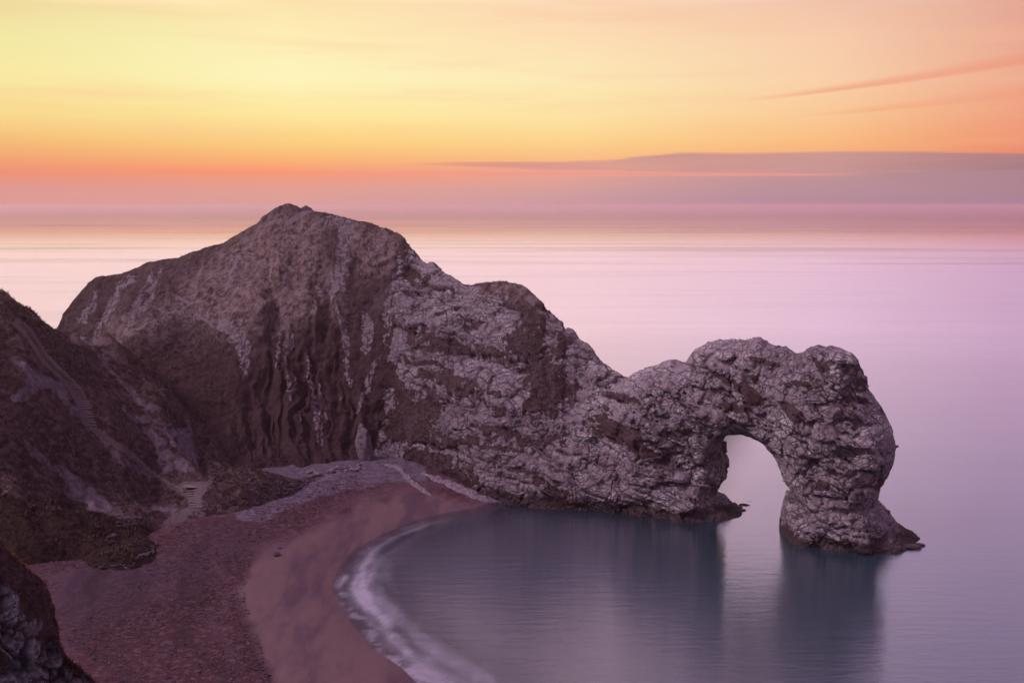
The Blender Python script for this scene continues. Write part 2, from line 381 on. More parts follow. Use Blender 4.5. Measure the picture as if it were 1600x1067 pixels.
# depth (m ahead of the viewpoint) at 0 .2 .4 .6 .8 1 of the way from foot to crest
DEPTH = {70:(300,305,311,316,321,326), 150:(290,297,304,312,320,330), 200:(262,270,278,296,314,327), 250:(257,266,276,290,306,325), 300:(252,262,273,288,303,321),
 350:(243,258,270,283,298,318), 400:(240,256,269,281,297,315), 450:(240,256,271,283,297,314), 500:(243,259,272,283,295,308), 550:(248,261,272,281,290,301),
 600:(254,262,270,277,285,295), 640:(254,257,263,271,280,289), 700:(240,244,250,258,267,278), 760:(231,235,242,250,260,271), 820:(226,230,236,244,254,264),
 870:(222,226,232,240,248,256), 920:(220,223,228,234,241,248), 970:(218,221,225,229,234,240), 1040:(219,222,225,228,231,235)}
xs = np.arange(72, 1030, 1.15)
cpy = np.interp(xs, *zip(*CREST)); fpy = pchip(*zip(*FOOT), xs)
dk = sorted(DEPTH); dep = pchip(dk, [DEPTH[k] for k in dk], xs)      # (n,6)
nr = 300; w = np.linspace(0, 1, nr)
depth = pchip([0, .2, .4, .6, .8, 1.], dep.T, w).T                   # (n,nr)
PY = fpy[:, None]+(cpy-fpy)[:, None]*w[None]; PX = np.repeat(xs[:, None], nr, 1)
front = at_y(PX, PY, depth)
below = front[:, :1]+np.array([0, -1.5, 0])*1.; below[..., 2] = np.minimum(below[..., 2]-6, -3)
cr = front[:, -1:]; zc = cr[..., 2:3]
nb = 70; bt = np.linspace(0, 1, nb+1)[1:]
bo = pchip([0, .05, .15, .45, 1.], np.array([[0, 0], [3., .02], [8, .12], [20, .6], [30, 1.08]]), bt)
away = front[:, -1, :2]/np.linalg.norm(front[:, -1, :2], axis=-1, keepdims=True)
scl = np.clip(zc[:, 0, 0]/50, .35, 1.3)
back = np.zeros((len(xs), nb, 3))
back[..., :2] = front[:, -1, None, :2]+away[:, None]*(bo[None, :, :1]*scl[:, None, None])
back[..., 2] = zc[:, :, 0]*(1-bo[None, :, 1])
P = np.concatenate([below, front, back], 1)
N = gnormals(P); 
if N[len(xs)//2, nr//2, 1] > 0: N = -N
W = np.concatenate([np.zeros((len(xs), 1)), np.repeat(w[None], len(xs), 0), np.ones((len(xs), nb))], 1)
X2 = np.repeat(xs[:, None], P.shape[1], 1)
Y2 = np.concatenate([fpy[:, None], PY, np.repeat(cpy[:, None], nb, 1)-6*np.arange(1, nb+1)[None]/nb], 1)

# exposed limestone, traced as patches on the face
wx = X2+9*fbm(P*.25, 3, 5); wy = Y2+9*fbm(P*.25, 3, 9)
right = psd(wx, wy, [(640,388),(662,404),(700,425),(730,445),(800,440),(860,480),(900,510),(970,575),(1100,560),(1100,900),(560,900),(590,740),(588,690),(600,600),(612,520),(628,440)])
ROCKPL = [[(515,345,9),(540,350,14),(538,380,10),(532,420,9),(524,450,12),(520,465,5)], [(556,350,2),(545,420,2),(532,480,3),(535,520,7),(543,560,4),(546,600,3)],
 [(595,358,5),(602,370,5),(588,388,4),(572,415,2)], [(636,395,3),(620,440,8),(608,480,7),(600,505,5)], [(622,420,3),(606,520,3),(592,560,2)],
 [(345,506,10),(362,515,15),(378,535,12),(382,560,8),(385,585,5),(387,594,1)], [(318,486,2),(332,500,3)], [(437,512,3),(434,560,2),(430,582,1)], [(447,495,3),(448,540,4),(450,580,3),(452,620,3),(458,632,2)],
 [(455,505,2),(455,545,2)], [(458,580,1),(462,600,2),(459,615,2)], [(496,585,1),(503,620,2),(510,660,2)], [(532,610,2),(538,640,2)], [(464,645,2),(472,660,2),(466,690,2)], [(430,505,2),(440,520,2)],
 [(570,500,10),(576,520,12),(572,545,8)], [(560,440,1),(565,470,1)],
 [(190,440,3),(182,470,6),(168,500,6),(140,525,5)], [(235,425,4),(215,470,6),(195,500,5)], [(255,412,3),(248,430,3),(230,470,6),(205,505,3)], [(150,460,6),(125,500,7)],
 [(565,672,9),(568,690,12),(572,712,14)], [(370,410,2),(360,430,3),(350,450,2)], [(205,432,5),(190,450,5)], [(480,560,5),(490,620,6),(500,690,6)], [(540,560,4),(545,600,4)], [(585,560,2),(575,600,6),(560,640,6)]]
rk = np.full(X2.shape, -99.)
wx2 = X2+9*fbm(P*.45, 5, 15, .65); wy2 = Y2+10*fbm(P*.45, 5, 19, .65); wx3 = X2+22*fbm(P*.3, 5, 16, .62); wy3 = Y2+20*fbm(P*.3, 5, 20, .62)
for pl in ROCKPL: rk = np.maximum(rk, pline(wx2, wy2, pl))
VEG = [[(733,443),(760,437),(800,436),(835,452),(850,472),(856,500),(850,545),(838,566),(800,562),(785,548),(795,520),(812,505),(806,485),(780,470),(755,462)],
 [(640,512),(665,516),(690,530),(720,532),(745,540),(775,543),(780,552),(740,552),(700,556),(650,548),(625,530)],
 [(835,560),(862,548),(868,560),(905,600),(898,625),(880,640),(862,662),(840,668),(815,648),(818,625),(815,600),(822,585)],
 [(645,573),(700,572),(745,600),(785,615),(780,628),(740,622),(690,606),(650,596)], [(600,560),(625,590),(660,620),(700,640),(690,650),(650,640),(610,630),(592,600)],
 [(600,630),(640,622),(690,645),(700,655),(670,665),(715,680),(790,690),(820,700),(812,712),(770,700),(700,698),(650,690),(610,690),(592,660)],
 [(625,690),(660,700),(700,705),(740,740),(760,760),(700,760),(630,730)], [(735,600),(775,606),(770,618),(740,612)], [(868,500),(880,520),(885,560),(872,570),(862,540)],
 [(920,640),(940,655),(985,680),(980,695),(940,690),(915,670)], [(720,500),(745,495),(760,510),(735,520)], [(560,560),(600,560),(596,700),(560,700)]]
vg = np.full(X2.shape, -99.)
for pl in VEG: vg = np.maximum(vg, psd(wx3, wy3, pl))
rr = np.minimum(right, -vg+2); fleck = sstep(.18, .34, fbm(P*.55, 3, 33))*sstep(590, 640, X2)*sstep(26, 4, vg)
# ledges: turf in thin tilted bands between the beds
bed = P[..., 2]*.30+P[..., 0]*.05+1.2*fbm(P*.08, 3, 31)
ledge = fbm(np.stack([P[..., 0]*.035, P[..., 1]*.035, bed*1.15], -1), 4, 41)
ledge_m = sstep(.05, .4, ledge+.25*fbm(P*.4, 3, 51))*sstep(560, 640, X2)*sstep(960, 860, X2)
rock = np.maximum(np.maximum(sstep(-3, 3, rr)*(1-.85*ledge_m), .54*sstep(-3, 3, rk)), .8*fleck)
rock = np.where(X2 < 960, np.minimum(rock, .80), rock)*np.where(W >= 1, np.clip(1.3-ledge_m, 0, 1), 1)
SOIL = [[(450,348,3),(462,340,4),(475,334,3),(495,329,1)], [(380,395,1),(400,408,1),(412,416,1)], [(372,398,1),(364,420,3),(350,450,2)], [(250,482,1),(280,480,1),(295,470,1.5),(275,460,2)],
 [(305,488,2),(325,500,2),(332,508,1)], [(130,532,6),(155,534,4),(185,533,2)], [(186,520,1),(215,512,1),(240,497,1)], [(330,430,1),(350,425,2),(365,422,1)], [(300,446,3),(305,447,3)]]
so = np.full(X2.shape, -99.)
for pl in SOIL: so = np.maximum(so, pline(X2, Y2, pl))
soil = sstep(-2, 1.5, so)*(rock < .5)

# relief: joint blocks on bare rock, ribs of upturned strata to the left, soft turf elsewhere
Pw = P+1.1*np.stack([fbm(P*.22, 3, 61), fbm(P*.22, 3, 62), fbm(P*.22, 3, 63)], -1)
f1, f2, ci = voro(tiltc(Pw)*np.array([.17, .24, .34]), 3); g1, g2, cj = voro(tiltc(Pw)*np.array([.42, .62, .85]), 8)
e1 = f2-f1; e2 = g2-g1
j1 = sstep(-.35, .25, fbm(P*.12, 3, 78)); j2 = sstep(-.05, .35, fbm(P*.16, 3, 77))
crack = np.maximum(np.exp(-(e1/.08)**2)*j1, .8*np.exp(-(e2/.09)**2)*j2)
fis = 1-np.abs(fbm(Pw*.20, 4, 79)).clip(0, .08)/.08; crack = np.maximum(crack, .8*fis**2)
bedm = sstep(.05, -.25, fbm(P*.045, 2, 83)); rel = (ci-.5)*1.5-.9*np.exp(-(e1/.09)**2)*j1+(cj-.5)*.6*j2-.45*np.exp(-(e2/.11)**2)*j2-.8*fis**2+.3*fbm(P*.3, 4, 80)+1.0*bedding(P)*(.35+.65*bedm)
big = 2.6*fbm(P*.055, 4, 71)
ribx = X2/21.+(Y2-500)*.0009*(X2-560)/17.+1.3*fbm(P*.07, 4, 81, .6)
rib = vnoise(np.stack([ribx, Y2*.012, 0*X2], -1), 91)+.5*vnoise(np.stack([ribx*2.7, Y2*.03, 0*X2], -1), 92)
ribm = sstep(300, 400, X2)*sstep(640, 590, X2)*sstep(1., .75, W)*sstep(.02, .15, W)
leftm = sstep(300, 200, X2)*sstep(.35, .6, W)
ribm = ribm*(.35+.9*sstep(-.3, .3, fbm(P*.05, 3, 84)))
disp = big*sstep(1., .8, W)*.9+rel*rock*(.4+.45*sstep(590, 650, X2))+(.75*fbm(P*.45, 5, 73, .6)+.5*np.abs(fbm(P*.18, 4, 75)))*(1-rock)+ribm*rib*1.5+.4*rk.clip(-4, 3)/6*ribm
disp += leftm*1.6*vnoise(np.stack([X2/11+Y2/26., Y2/60., 0*X2], -1), 95)
disp -= 1.2*ledge_m*sstep(-3, 3, rr)
tz = np.clip(W/.03, 0, 1); disp *= np.where(X2 > 620, 1, tz)
edge = (W >= 1); disp = np.where(edge, rel*rock*.55+.35*fbm(P*.5, 4, 73)*(1-rock)+.4*fbm(P*.2, 3, 74), disp)
blend = sstep(.93, 1., W); disp = np.where(edge, disp, disp*(1-blend)+blend*(rel*rock*.55+.35*fbm(P*.5, 4, 73)*(1-rock)+.4*fbm(P*.2, 3, 74)))
# notch cut by the sea at the foot of the cliff
disp += np.where((X2 > 640), -1.0*np.exp(-((P[..., 2]-1.5)/1.8)**2), 0)
Pd = P+N*disp[..., None]
turf = np.full(X2.shape, -99.)
for pl in [[(380,370),(450,335),(500,345),(500,400),(530,480),(470,500),(400,520),(330,500),(290,490),(300,450)], [(150,520),(230,490),(320,430),(400,370),(380,400),(300,470),(240,500),(160,535)], [(555,345),(620,370),(600,420),(560,430)], [(735,440),(830,450),(850,480),(800,470)]]:
    turf = np.maximum(turf, psd(X2+18*fbm(P*.1, 3, 17), Y2+18*fbm(P*.1, 3, 18), pl))
turf = sstep(-25, 12, turf); scrub_shade = sstep(-40, 20, psd(X2+20*fbm(P*.1, 3, 17), Y2, [(180,560),(420,560),(600,520),(640,740),(300,800)]))  # lower slopes: dark scrub, with occlusion shade put into its colour too
attrs = {'rock': rock, 'soil': soil, 'crack': crack*rock, 'turf': turf-scrub_shade, 'dull': sstep(680, 560, X2)+.48*sstep(960, 860, X2)*sstep(560, 680, X2)}
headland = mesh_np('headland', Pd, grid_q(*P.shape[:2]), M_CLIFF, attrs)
tag(headland, 'large dark headland with turf slopes and pale limestone bands rising to a pointed summit', 'headland')
HEAD = (Pd, rock, X2, Y2, W, N)

TILT = 1.0
# ------------------------------------------------------------------ rock arch
YC = [(860,246),(900,240),(960,235),(1000,232),(1060,229),(1110,226),(1150,222),(1200,215),(1250,209),(1300,206),(1400,203),(1480,202)]
def tri(px, py):
    yc = np.interp(px, *zip(*YC)); p = at_y(px, py, yc); return (px, p[2])
OUT = [(960,600),(975,590),(1000,580),(1020,574),(1035,566),(1048,561),(1058,567),(1072,566),(1080,552),(1086,545),(1100,538),(1115,534),(1130,532),(1150,534),(1158,533),(1170,531),(1182,526),(1190,527),(1196,540),
 (1212,546),(1230,544),(1245,552),(1255,551),(1268,541),(1280,538),(1290,541),(1302,537),(1318,545),(1332,551),(1342,562),(1348,585),(1352,600),(1366,618),(1376,632),(1386,650),(1394,668),(1399,695),(1396,722),(1386,745),(1376,762),(1371,782)]
OUT2 = [(1246,780),(1238,768),(1224,748),(1216,725),(1206,706),(1192,692),(1174,682),(1158,676),(1138,676),(1128,680),(1129,700),(1133,720),(1134,745),(1124,760),(1120,772)]
pol = [(865, -30), (865, 8)]+[tri(a, b) for a, b in [(900,650),(935,618)]+OUT]+[(1385, 6.), (1402, 3.5), (1420, 1.5), (1442, -.3), (1446, -3), (1450, -30),
      (1212, -30), (1214, -3), (1217, 0.3), (1221, 4), (1228, 8)]+[tri(a, b) for a, b in OUT2]+[(1134, 3.2), (1148, 1.2), (1160, .2), (1164, -3), (1166, -30)]
apx = np.arange(862, 1458, 2.1); az_ = np.arange(-4, 50, .30); aq = np.arange(-19, 19, .42)
A, Z = np.meshgrid(apx, az_, indexing='ij')
ycA = np.interp(A, *zip(*YC)); mpp = ycA/F*1.01                         # metres per column unit
AX = (A-1160)*.141
pm = [((a-1160)*.141, z) for a, z in pol]
AXw = AX+1.1*fbm(np.stack([AX*.16, Z*.16, 0*AX], -1), 3, 101); Zw = Z+.8*fbm(np.stack([AX*.16, Z*.16, 0*AX+9], -1), 3, 102)
d2 = psd(AX*.75+AXw*.25, Z*.75+Zw*.25, pm)
Hm = np.interp(Z, [-4, 2, 12, 22, 34, 46], [12.5, 11.5, 10, 9.5, 8, 6.])*np.interp(A, [862, 925, 990, 1110, 1150, 1250, 1400, 1450], [.1, .45, 1.2, 1.1, .95, .95, .9, .6])
R = np.interp(Z, [0, 20, 45], [6.5, 6.5, 7.5])
tt = np.clip(d2/R, 0, 1); Hh = Hm*np.sqrt(1-(1-tt)**2)
Hh = np.where(d2 > 0, Hh, d2*1.2)
G = (A[..., None]+0*aq, Z[..., None]+0*aq, aq+0*A[..., None])
yy = ycA[..., None]+G[2]; xx = yy*(G[0]-800)/F/1.0
PW = np.stack([xx, yy, G[2]*0+G[1]], -1)
base = Hh[..., None]-np.abs(G[2])
core = np.abs(base) < 6
val = base.copy(); pts = PW[core]
pw = pts+1.1*np.stack([fbm(pts*.2, 3, 61), fbm(pts*.2, 3, 62), fbm(pts*.2, 3, 63)], -1)
F1, F2, CI = voro(tiltc(pw)*np.array([.17, .23, .32]), 3); G1, G2, CJ = voro(tiltc(pw)*np.array([.42, .6, .85]), 8)
J1 = sstep(-.35, .25, fbm(pts*.12, 3, 78)); J2 = sstep(-.05, .35, fbm(pts*.16, 3, 77)); FI = (1-np.abs(fbm(pw*.20, 4, 79)).clip(0, .08)/.08)**2
val[core] = base[core]+2.4*fbm(pts*.085, 3, 111)+(CI-.5)*1.9-.9*np.exp(-((F2-F1)/.09)**2)*J1+(CJ-.5)*.95*J2-.5*np.exp(-((G2-G1)/.11)**2)*J2-.8*FI+.8*fbm(pts*.3, 4, 80)+.9*bedding(pts)*(.3+.7*sstep(.05, -.25, fbm(pts*.045, 2, 83)))-.8*np.exp(-((pts[:, 2]-1.5)/1.5)**2)+.60*fbm(pts*.8, 4, 113, .6)
dn = val[core]-base[core]; val[core] = base[core]+np.where(dn > 0, dn*sstep(-2.6, -.6, base[core]), dn)
# turn column units into the azimuth plane: x follows the pixel column at that depth (vertical rays share x/y)
val[0] = -1; val[-1] = -1; val[:, -1] = -1; val[:, :, 0] = -1; val[:, :, -1] = -1; val[:, 0] = -1
V, Q = surface_nets(val)
lab = np.arange(len(V)); ea = np.r_[Q[:, 0], Q[:, 1], Q[:, 2]]; eb = np.r_[Q[:, 1], Q[:, 2], Q[:, 3]]
for _ in range(400):                                       # keep only the one connected rock
    m0 = np.minimum(lab[ea], lab[eb]); new = lab.copy(); np.minimum.at(new, lab[ea], m0); np.minimum.at(new, lab[eb], m0); np.minimum.at(new, ea, m0); np.minimum.at(new, eb, m0); new = new[new]; new = new[new]
    if (new == lab).all(): break
    lab = new
keep = lab == np.bincount(lab).argmax(); remap = np.cumsum(keep)-1; Q = remap[Q[keep[Q].all(1)]]; V = V[keep]
print('arch verts', len(V))
va = apx[0]+V[:, 0]*2.1; vz = az_[0]+V[:, 1]*.30; vq = aq[0]+V[:, 2]*.42
vy = np.interp(va, *zip(*YC))+vq
# x/y for this column: column px at depth t, where dep = y*CP-(z-CAMZ)*SP
vx = (va-800)/F*(vy*CP-(vz-CAMZ)*SP)
AV = np.stack([vx, vy, vz], -1)
pw = AV+1.1*np.stack([fbm(AV*.2, 3, 61), fbm(AV*.2, 3, 62), fbm(AV*.2, 3, 63)], -1)
F1, F2, CI = voro(tiltc(pw)*np.array([.17, .23, .32]), 3); G1, G2, CJ = voro(tiltc(pw)*np.array([.42, .6, .85]), 8)
J1 = sstep(-.35, .25, fbm(AV*.12, 3, 78)); J2 = sstep(-.05, .35, fbm(AV*.16, 3, 77)); FI = (1-np.abs(fbm(pw*.20, 4, 79)).clip(0, .08)/.08)**2
acr = np.maximum(np.maximum(np.exp(-((F2-F1)/.08)**2)*J1, .8*np.exp(-((G2-G1)/.09)**2)*J2), .8*FI)
qx, qy = project(AV); qxw = qx+5*fbm(AV*.4, 3, 15); qyw = qy+5*fbm(AV*.4, 3, 19)
AVEG = [[(925,645),(945,650),(975,665),(1000,678),(1010,700),(985,702),(955,690),(930,670)], [(985,690),(1020,700),(1035,712),(1000,715)], [(1045,676),(1080,668),(1085,676),(1060,686),(1045,684)],
 [(1165,558),(1190,562),(1220,566),(1215,574),(1180,568)], [(1235,592),(1262,595),(1268,606),(1245,604)], [(1145,600),(1165,595),(1185,615),(1195,630),(1180,630),(1150,612)], [(1215,625),(1240,630),(1260,655),(1240,660)],
 [(935,605),(960,615),(990,620),(1000,632),(970,628),(940,618)], [(1268,555),(1290,572),(1300,578),(1280,580)], [(1110,580),(1140,592),(1160,600),(1130,598)], [(900,620),(915,640),(905,670),(890,650)]]
av = np.full(len(AV), -99.)
for pl in AVEG: av = np.maximum(av, psd(qxw, qyw, pl))
arock = 1-.95*sstep(-4, 2, av)
arock *= 1-.8*sstep(.28, .5, fbm(AV*np.array([.10, .10, .22]), 4, 141))*sstep(6, 14, AV[:, 2])
arch = mesh_np('rock_arch', AV, Q, M_CLIFF, {'rock': arock, 'soil': 0*arock, 'crack': acr})
tag(arch, 'pale jointed limestone sea arch standing in the water at the end of the headland', 'rock arch')

# ------------------------------------------------------------------ hillside on the left
HP = []
def hz(*a):
    for px, py, z in a: p = at_z(px, py, z); HP.append((p[0], p[1], z))
hz((-150,900,4),(-60,892,4),(20,888,4),(60,885,4),(130,889,4),(200,886,4),(238,868,4),(250,845,4.2),(275,812,4.5),(312,795,4.8),(380,786,4.8),(440,765,4.8),(490,741,4),(530,728,3),(560,723,2.5))
hz((-160,380,60),(-60,430,55),(0,465,50),(20,474,48.5),(40,490,46),(70,505,42),(100,520,38),(130,531,35.5),(160,534,34.5),(200,545,33),(260,585,27),(330,640,19),(400,690,11),(460,722,6.5))
HP += [tuple(v) for v in (*[(a, b, c) for a, b, c in ((-125,262,32),(-140,290,8),(-150,310,-3),(-118,285,26),(-100,290,24),(-170,270,15),(-200,280,-3),(-200,230,45),(-170,220,60),(-180,180,62),(-210,150,60),(-150,150,34),(-125,140,14),(-112,130,6),(-150,110,30),(-200,100,60))],)]
for px, py, y in ((0,560,214),(50,600,212),(100,650,214),(50,700,200),(150,700,214),(200,650,226),(200,600,240),(250,700,224),(300,720,229),(100,750,203),(200,760,213),(250,772,216),(350,720,238),(400,740,240),(300,650,240),
                  (0,800,186),(60,795,187),(100,800,188),(160,815,190),(200,830,193),(0,850,181),(100,855,181),(180,860,186),(-60,600,200),(-60,750,188),(130,590,230),(60,545,226),(120,770,200),(30,760,195)):
    p = at_y(px, py, y); HP.append(tuple(p))
for px, py, z in ((300,900,-5),(100,975,-6),(-60,990,-5),(450,850,-5),(600,770,-5),(330,860,-2),(560,760,-2)):
    p = at_z(px, py, z); HP.append(tuple(p))
for px, py, z in ((260,585,22),(330,640,15),(400,690,7),(460,722,2)):
    p = at_z(px, py, z+5); HP.append((p[0], p[1]+16, z-1))
HP = np.array(HP)
def tps_fit(p, z, lam=1.5):
    n = len(p); r2 = ((p[:, None]-p[None])**2).sum(-1); K = .5*r2*np.log(r2+1e-9)+lam*np.eye(n)*10
    A_ = np.zeros((n+3, n+3)); A_[:n, :n] = K; A_[:n, n] = 1; A_[:n, n+1:] = p; A_[n, :n] = 1; A_[n+1:, :n] = p.T
    return np.linalg.solve(A_, np.r_[z, 0, 0, 0])
TW = tps_fit(HP[:, :2], HP[:, 2])
def hill_base(x, y):
    r = TW[len(HP)]+TW[len(HP)+1]*x+TW[len(HP)+2]*y
    for i in range(len(HP)):
        r2 = (x-HP[i, 0])**2+(y-HP[i, 1])**2; r = r+TW[i]*.5*r2*np.log(r2+1e-9)
    return r
def hill_z(x, y):
    x = np.asarray(x, float); y = np.asarray(y, float)
    z = hill_base(x, y); o = 0*x
    q = np.stack([x, y, o], -1)
    qw = q+6*np.stack([fbm(q*.05, 2, 201), fbm(q*.05, 2, 202), o], -1)
    # gullies that run down the slope toward the beach
    c, s = math.cos(math.radians(-52)), math.sin(math.radians(-52))
    al, ac = qw[..., 0]*c+qw[..., 1]*s, -qw[..., 0]*s+qw[..., 1]*c
    gl = fbm(np.stack([al*.028, ac*.13, o], -1), 4, 211)
    rid = 1-2*np.abs(fbm(np.stack([al*.05, ac*.18, o+4], -1), 3, 221))
    k = sstep(3.2, 9, z)
    return z+k*(4.4*gl+2.0*(rid-.5))+(.55+.45*k)*(.75*fbm(q*.28, 4, 231)+.30*fbm(q*1.1, 3, 241))
hx = np.arange(-205, -22, .5); hy = np.arange(96, 312, .5)
HX, HY = np.meshgrid(hx, hy, indexing='ij')
RIDGE = [(-60,430),(0,466),(20,474),(40,490),(70,505),(100,520),(130,531),(160,534),(200,545),(260,585),(330,640),(400,690)]
cx_, cy_ = np.meshgrid(np.arange(-205, -22, 1.), np.arange(170, 290, 1.), indexing='ij')
for _ in range(2):                                          # settle the ridge on its traced skyline
    zz_ = hill_z(cx_, cy_); qa, qb = project(np.stack([cx_, cy_, zz_], -1)); want = [p[1] for p in RIDGE]
    off = [(w_-qb[np.abs(qa-a_) < 3].min())/F*250 for a_, w_ in RIDGE]
    m_ = HP[:, 2] > 5.5; ha, hb = project(HP)
    wgt = np.exp(-((hb-np.interp(ha, [p[0] for p in RIDGE], want))/60)**2)
    HP[:, 2] -= np.where(m_, wgt*np.interp(ha, [p[0] for p in RIDGE], off), 0)
    TW = tps_fit(HP[:, :2], HP[:, 2])
    print('ridge offsets', [round(float(v), 1) for v in off])
HZ = hill_z(HX, HY)
hp = np.stack([HX, HY, HZ], -1); hpx, hpy = project(hp)
hwx = hpx+16*fbm(hp*.2, 4, 251, .6); hwy = hpy+16*fbm(hp*.2, 4, 252, .6)
CH = [[(25,560,3),(50,585,9),(75,600,8),(95,620,8),(115,640,9),(130,655,2)], [(60,600,10),(30,620,10)], [(95,735,8),(115,760,14),(145,780,14),(175,795,8),(195,805,3)], [(250,665,5),(285,690,17),(298,715,12),(300,730,6)],
  [(230,680,6),(260,720,12),(280,735,8)], [(200,640,4),(230,660,7)], [(315,640,3),(340,680,8),(360,700,8),(380,715,5)], [(430,640,1),(350,610,3)], [(460,738,5),(490,735,8),(510,740,5)], [(140,660,3),(190,720,5),(230,745,4)], [(45,690,3),(80,730,5)], [(150,545,2),(190,600,5),(240,640,4)], [(240,790,4),(280,800,6)]]
ck = np.full(HX.shape, -99.)
for pl in CH: ck = np.maximum(ck, pline(hwx, hwy, pl))
PTH = [[(28,505,6),(48,525,6),(68,558,6),(88,578,6),(102,592,6),(120,612,8),(133,638,9),(136,658,7)], [(136,658,4),(160,680,4),(205,710,3),(232,735,2.5),(265,757,3),(290,768,4)], [(290,764,10),(312,764,10)], [(303,766,9),(305,794,9)],
       [(262,818,6),(285,808,10),(310,798,10)], [(120,528,9),(145,531,8),(170,533,4)], [(318,760,3),(330,752,2)]]
pk = np.full(HX.shape, -99.)
for pl in PTH: pk = np.maximum(pk, pline(hpx, hpy, pl))
bush = sstep(-6, 8, psd(hwx, hwy, [(-300,775),(0,775),(60,785),(130,785),(200,815),(260,830),(260,900),(0,900),(-300,930)]))
bush = np.maximum(bush, .55*sstep(.0, .5, fbm(hp*.12, 4, 261)))
hzf = HZ+bush*(.9*np.abs(fbm(hp*.45, 3, 271))+.3)*sstep(3.5, 6, HZ)
hp[..., 2] = hzf
hillside = mesh_np('hillside', hp, grid_q(*HX.shape), M_HILL, {'rock': sstep(-9, 9, ck), 'soil': sstep(-3, 1, pk), 'bush': bush*(ck < 0)*(pk < -2)})
tag(hillside, kind='structure')
from mathutils import Vector, Matrix
def hz_at(x, y):
    i = np.clip((np.asarray(x)-hx[0])/.5, 0, len(hx)-1.01); j = np.clip((np.asarray(y)-hy[0])/.5, 0, len(hy)-1.01)
    i0 = i.astype(int); j0 = j.astype(int); a = i-i0; b = j-j0
    return hzf[i0, j0]*(1-a)*(1-b)+hzf[i0+1, j0]*a*(1-b)+hzf[i0, j0+1]*(1-a)*b+hzf[i0+1, j0+1]*a*b
def hill_hit(px, py):
    x, y, z = ray(px, py); t = np.arange(150, 300, .15); X_, Y_, Z_ = x*t, y*t, CAMZ+z*t
    k = np.argmax(Z_ < hz_at(X_, Y_)); return float(X_[k]), float(Y_[k]), float(hz_at(X_[k], Y_[k]))

# ------------------------------------------------------------------ beach
SH = [(1000,785),(900,778),(830,775),(790,780),(738,794),(700,800),(650,812),(600,832),(556,858),(528,884),(522,915),(530,945),(556,985),(590,1018),(628,1048),(668,1085),(720,1140),(800,1230),(900,1400)]
shore = [tuple(at_z(a, b, 0)[:2]) for a, b in SH]
land = [(60, 300)]+[(shore[0][0]+2, shore[0][1]+3)]+shore[1:]+[(20, 40), (-260, 40), (-260, 300)]
bx = np.r_[np.arange(-170, 60, .6)]; by = np.arange(70, 285, .6)
BX, BY = np.meshgrid(bx, by, indexing='ij'); o = 0*BX
q = np.stack([BX, BY, o], -1)
sd = psd(BX, BY, land)+1.3*fbm(q*.07, 3, 301)
def beach_prof(d):
    return np.where(d > 0, 4.6*(1-np.exp(-np.maximum(d, 0)/22.)), -.3*(1-np.exp(np.minimum(d, 0)/3.))+np.minimum(d, 0)*.075)
BZ = beach_prof(sd)+sstep(2, 14, sd)*(.22*fbm(q*.16, 3, 311)+.10*fbm(q*.6, 3, 312)+.05*vnoise(np.stack([(BX+BY*.4)*1.1, (BY-BX*.4)*.3, o], -1), 313))
bp = np.stack([BX, BY, BZ], -1); bqx, bqy = project(bp)
bwx = bqx+7*fbm(q*.25, 3, 321); bwy = bqy+5*fbm(q*.25, 3, 322)
grey = .9*sstep(-10, 9, psd(bwx, bwy, [(365,800),(400,787),(440,768),(430,745),(370,735),(360,680),(560,680),(650,690),(668,752),(620,752),(560,762),(500,775),(440,800),(410,815),(375,815)]))
wet = sstep(-26, 22, psd(bwx+14*fbm(q*.12, 4, 323), bwy+8*fbm(q*.3, 4, 324), [(410,855),(450,842),(500,825),(560,790),(640,770),(760,790),(800,1200),(560,1300),(450,1120),(420,1040),(395,985),(372,925),(385,885)]))
purple = sstep(-30, 30, psd(bwx, bwy, [(60,880),(260,870),(330,830),(420,830),(380,870),(200,950),(100,1000)]))
beach = mesh_np('beach', bp, grid_q(*BX.shape), M_BEACH, {'grey': grey, 'wet': wet, 'purple': purple, 'tide': fbm(np.stack([sd*.28+1.2*fbm(q*.06, 2, 331), (BX*.45+BY*.9)*.035, o], -1), 4, 332)})
tag(beach, kind='structure')
# seabed beyond
def flat(name, x0, x1, y0, y1, z, mat):
    return mesh_np(name, np.array([[x0, y0, z], [x1, y0, z], [x1, y1, z], [x0, y1, z]]), np.array([[0, 1, 2, 3]]), mat)
M_BED = simple_mat('dark_seabed', (.03, .04, .05, 1), (.05, .05, .06, 1), .05)
tag(flat('seabed', -70000, 70000, -3000, 70000, -14, M_BED), kind='structure')

# ------------------------------------------------------------------ sea
ex = lambda a, b, n: np.geomspace(a, b, n)
sx = np.r_[-ex(60000, 75, 40), np.arange(-72, 60, .6), np.arange(60, 130, 1.5), ex(135, 60000, 40)]
sy = np.r_[-3000, -800, -200, 0, 60, 100, np.arange(112, 262, .6), np.arange(263, 330, 2), ex(335, 65000, 60)]
SX, SY = np.meshgrid(sx, sy, indexing='ij'); o = 0*SX; q = np.stack([SX, SY, o], -1)
inb = (np.abs(SX) < 200) & (SY < 400) & (SY > 50)
sdv = np.full(SX.shape, -200.); sdv[inb] = psd(SX[inb], SY[inb], land)+1.3*fbm(q[inb]*.07, 3, 301)
depth_w = -beach_prof(sdv)
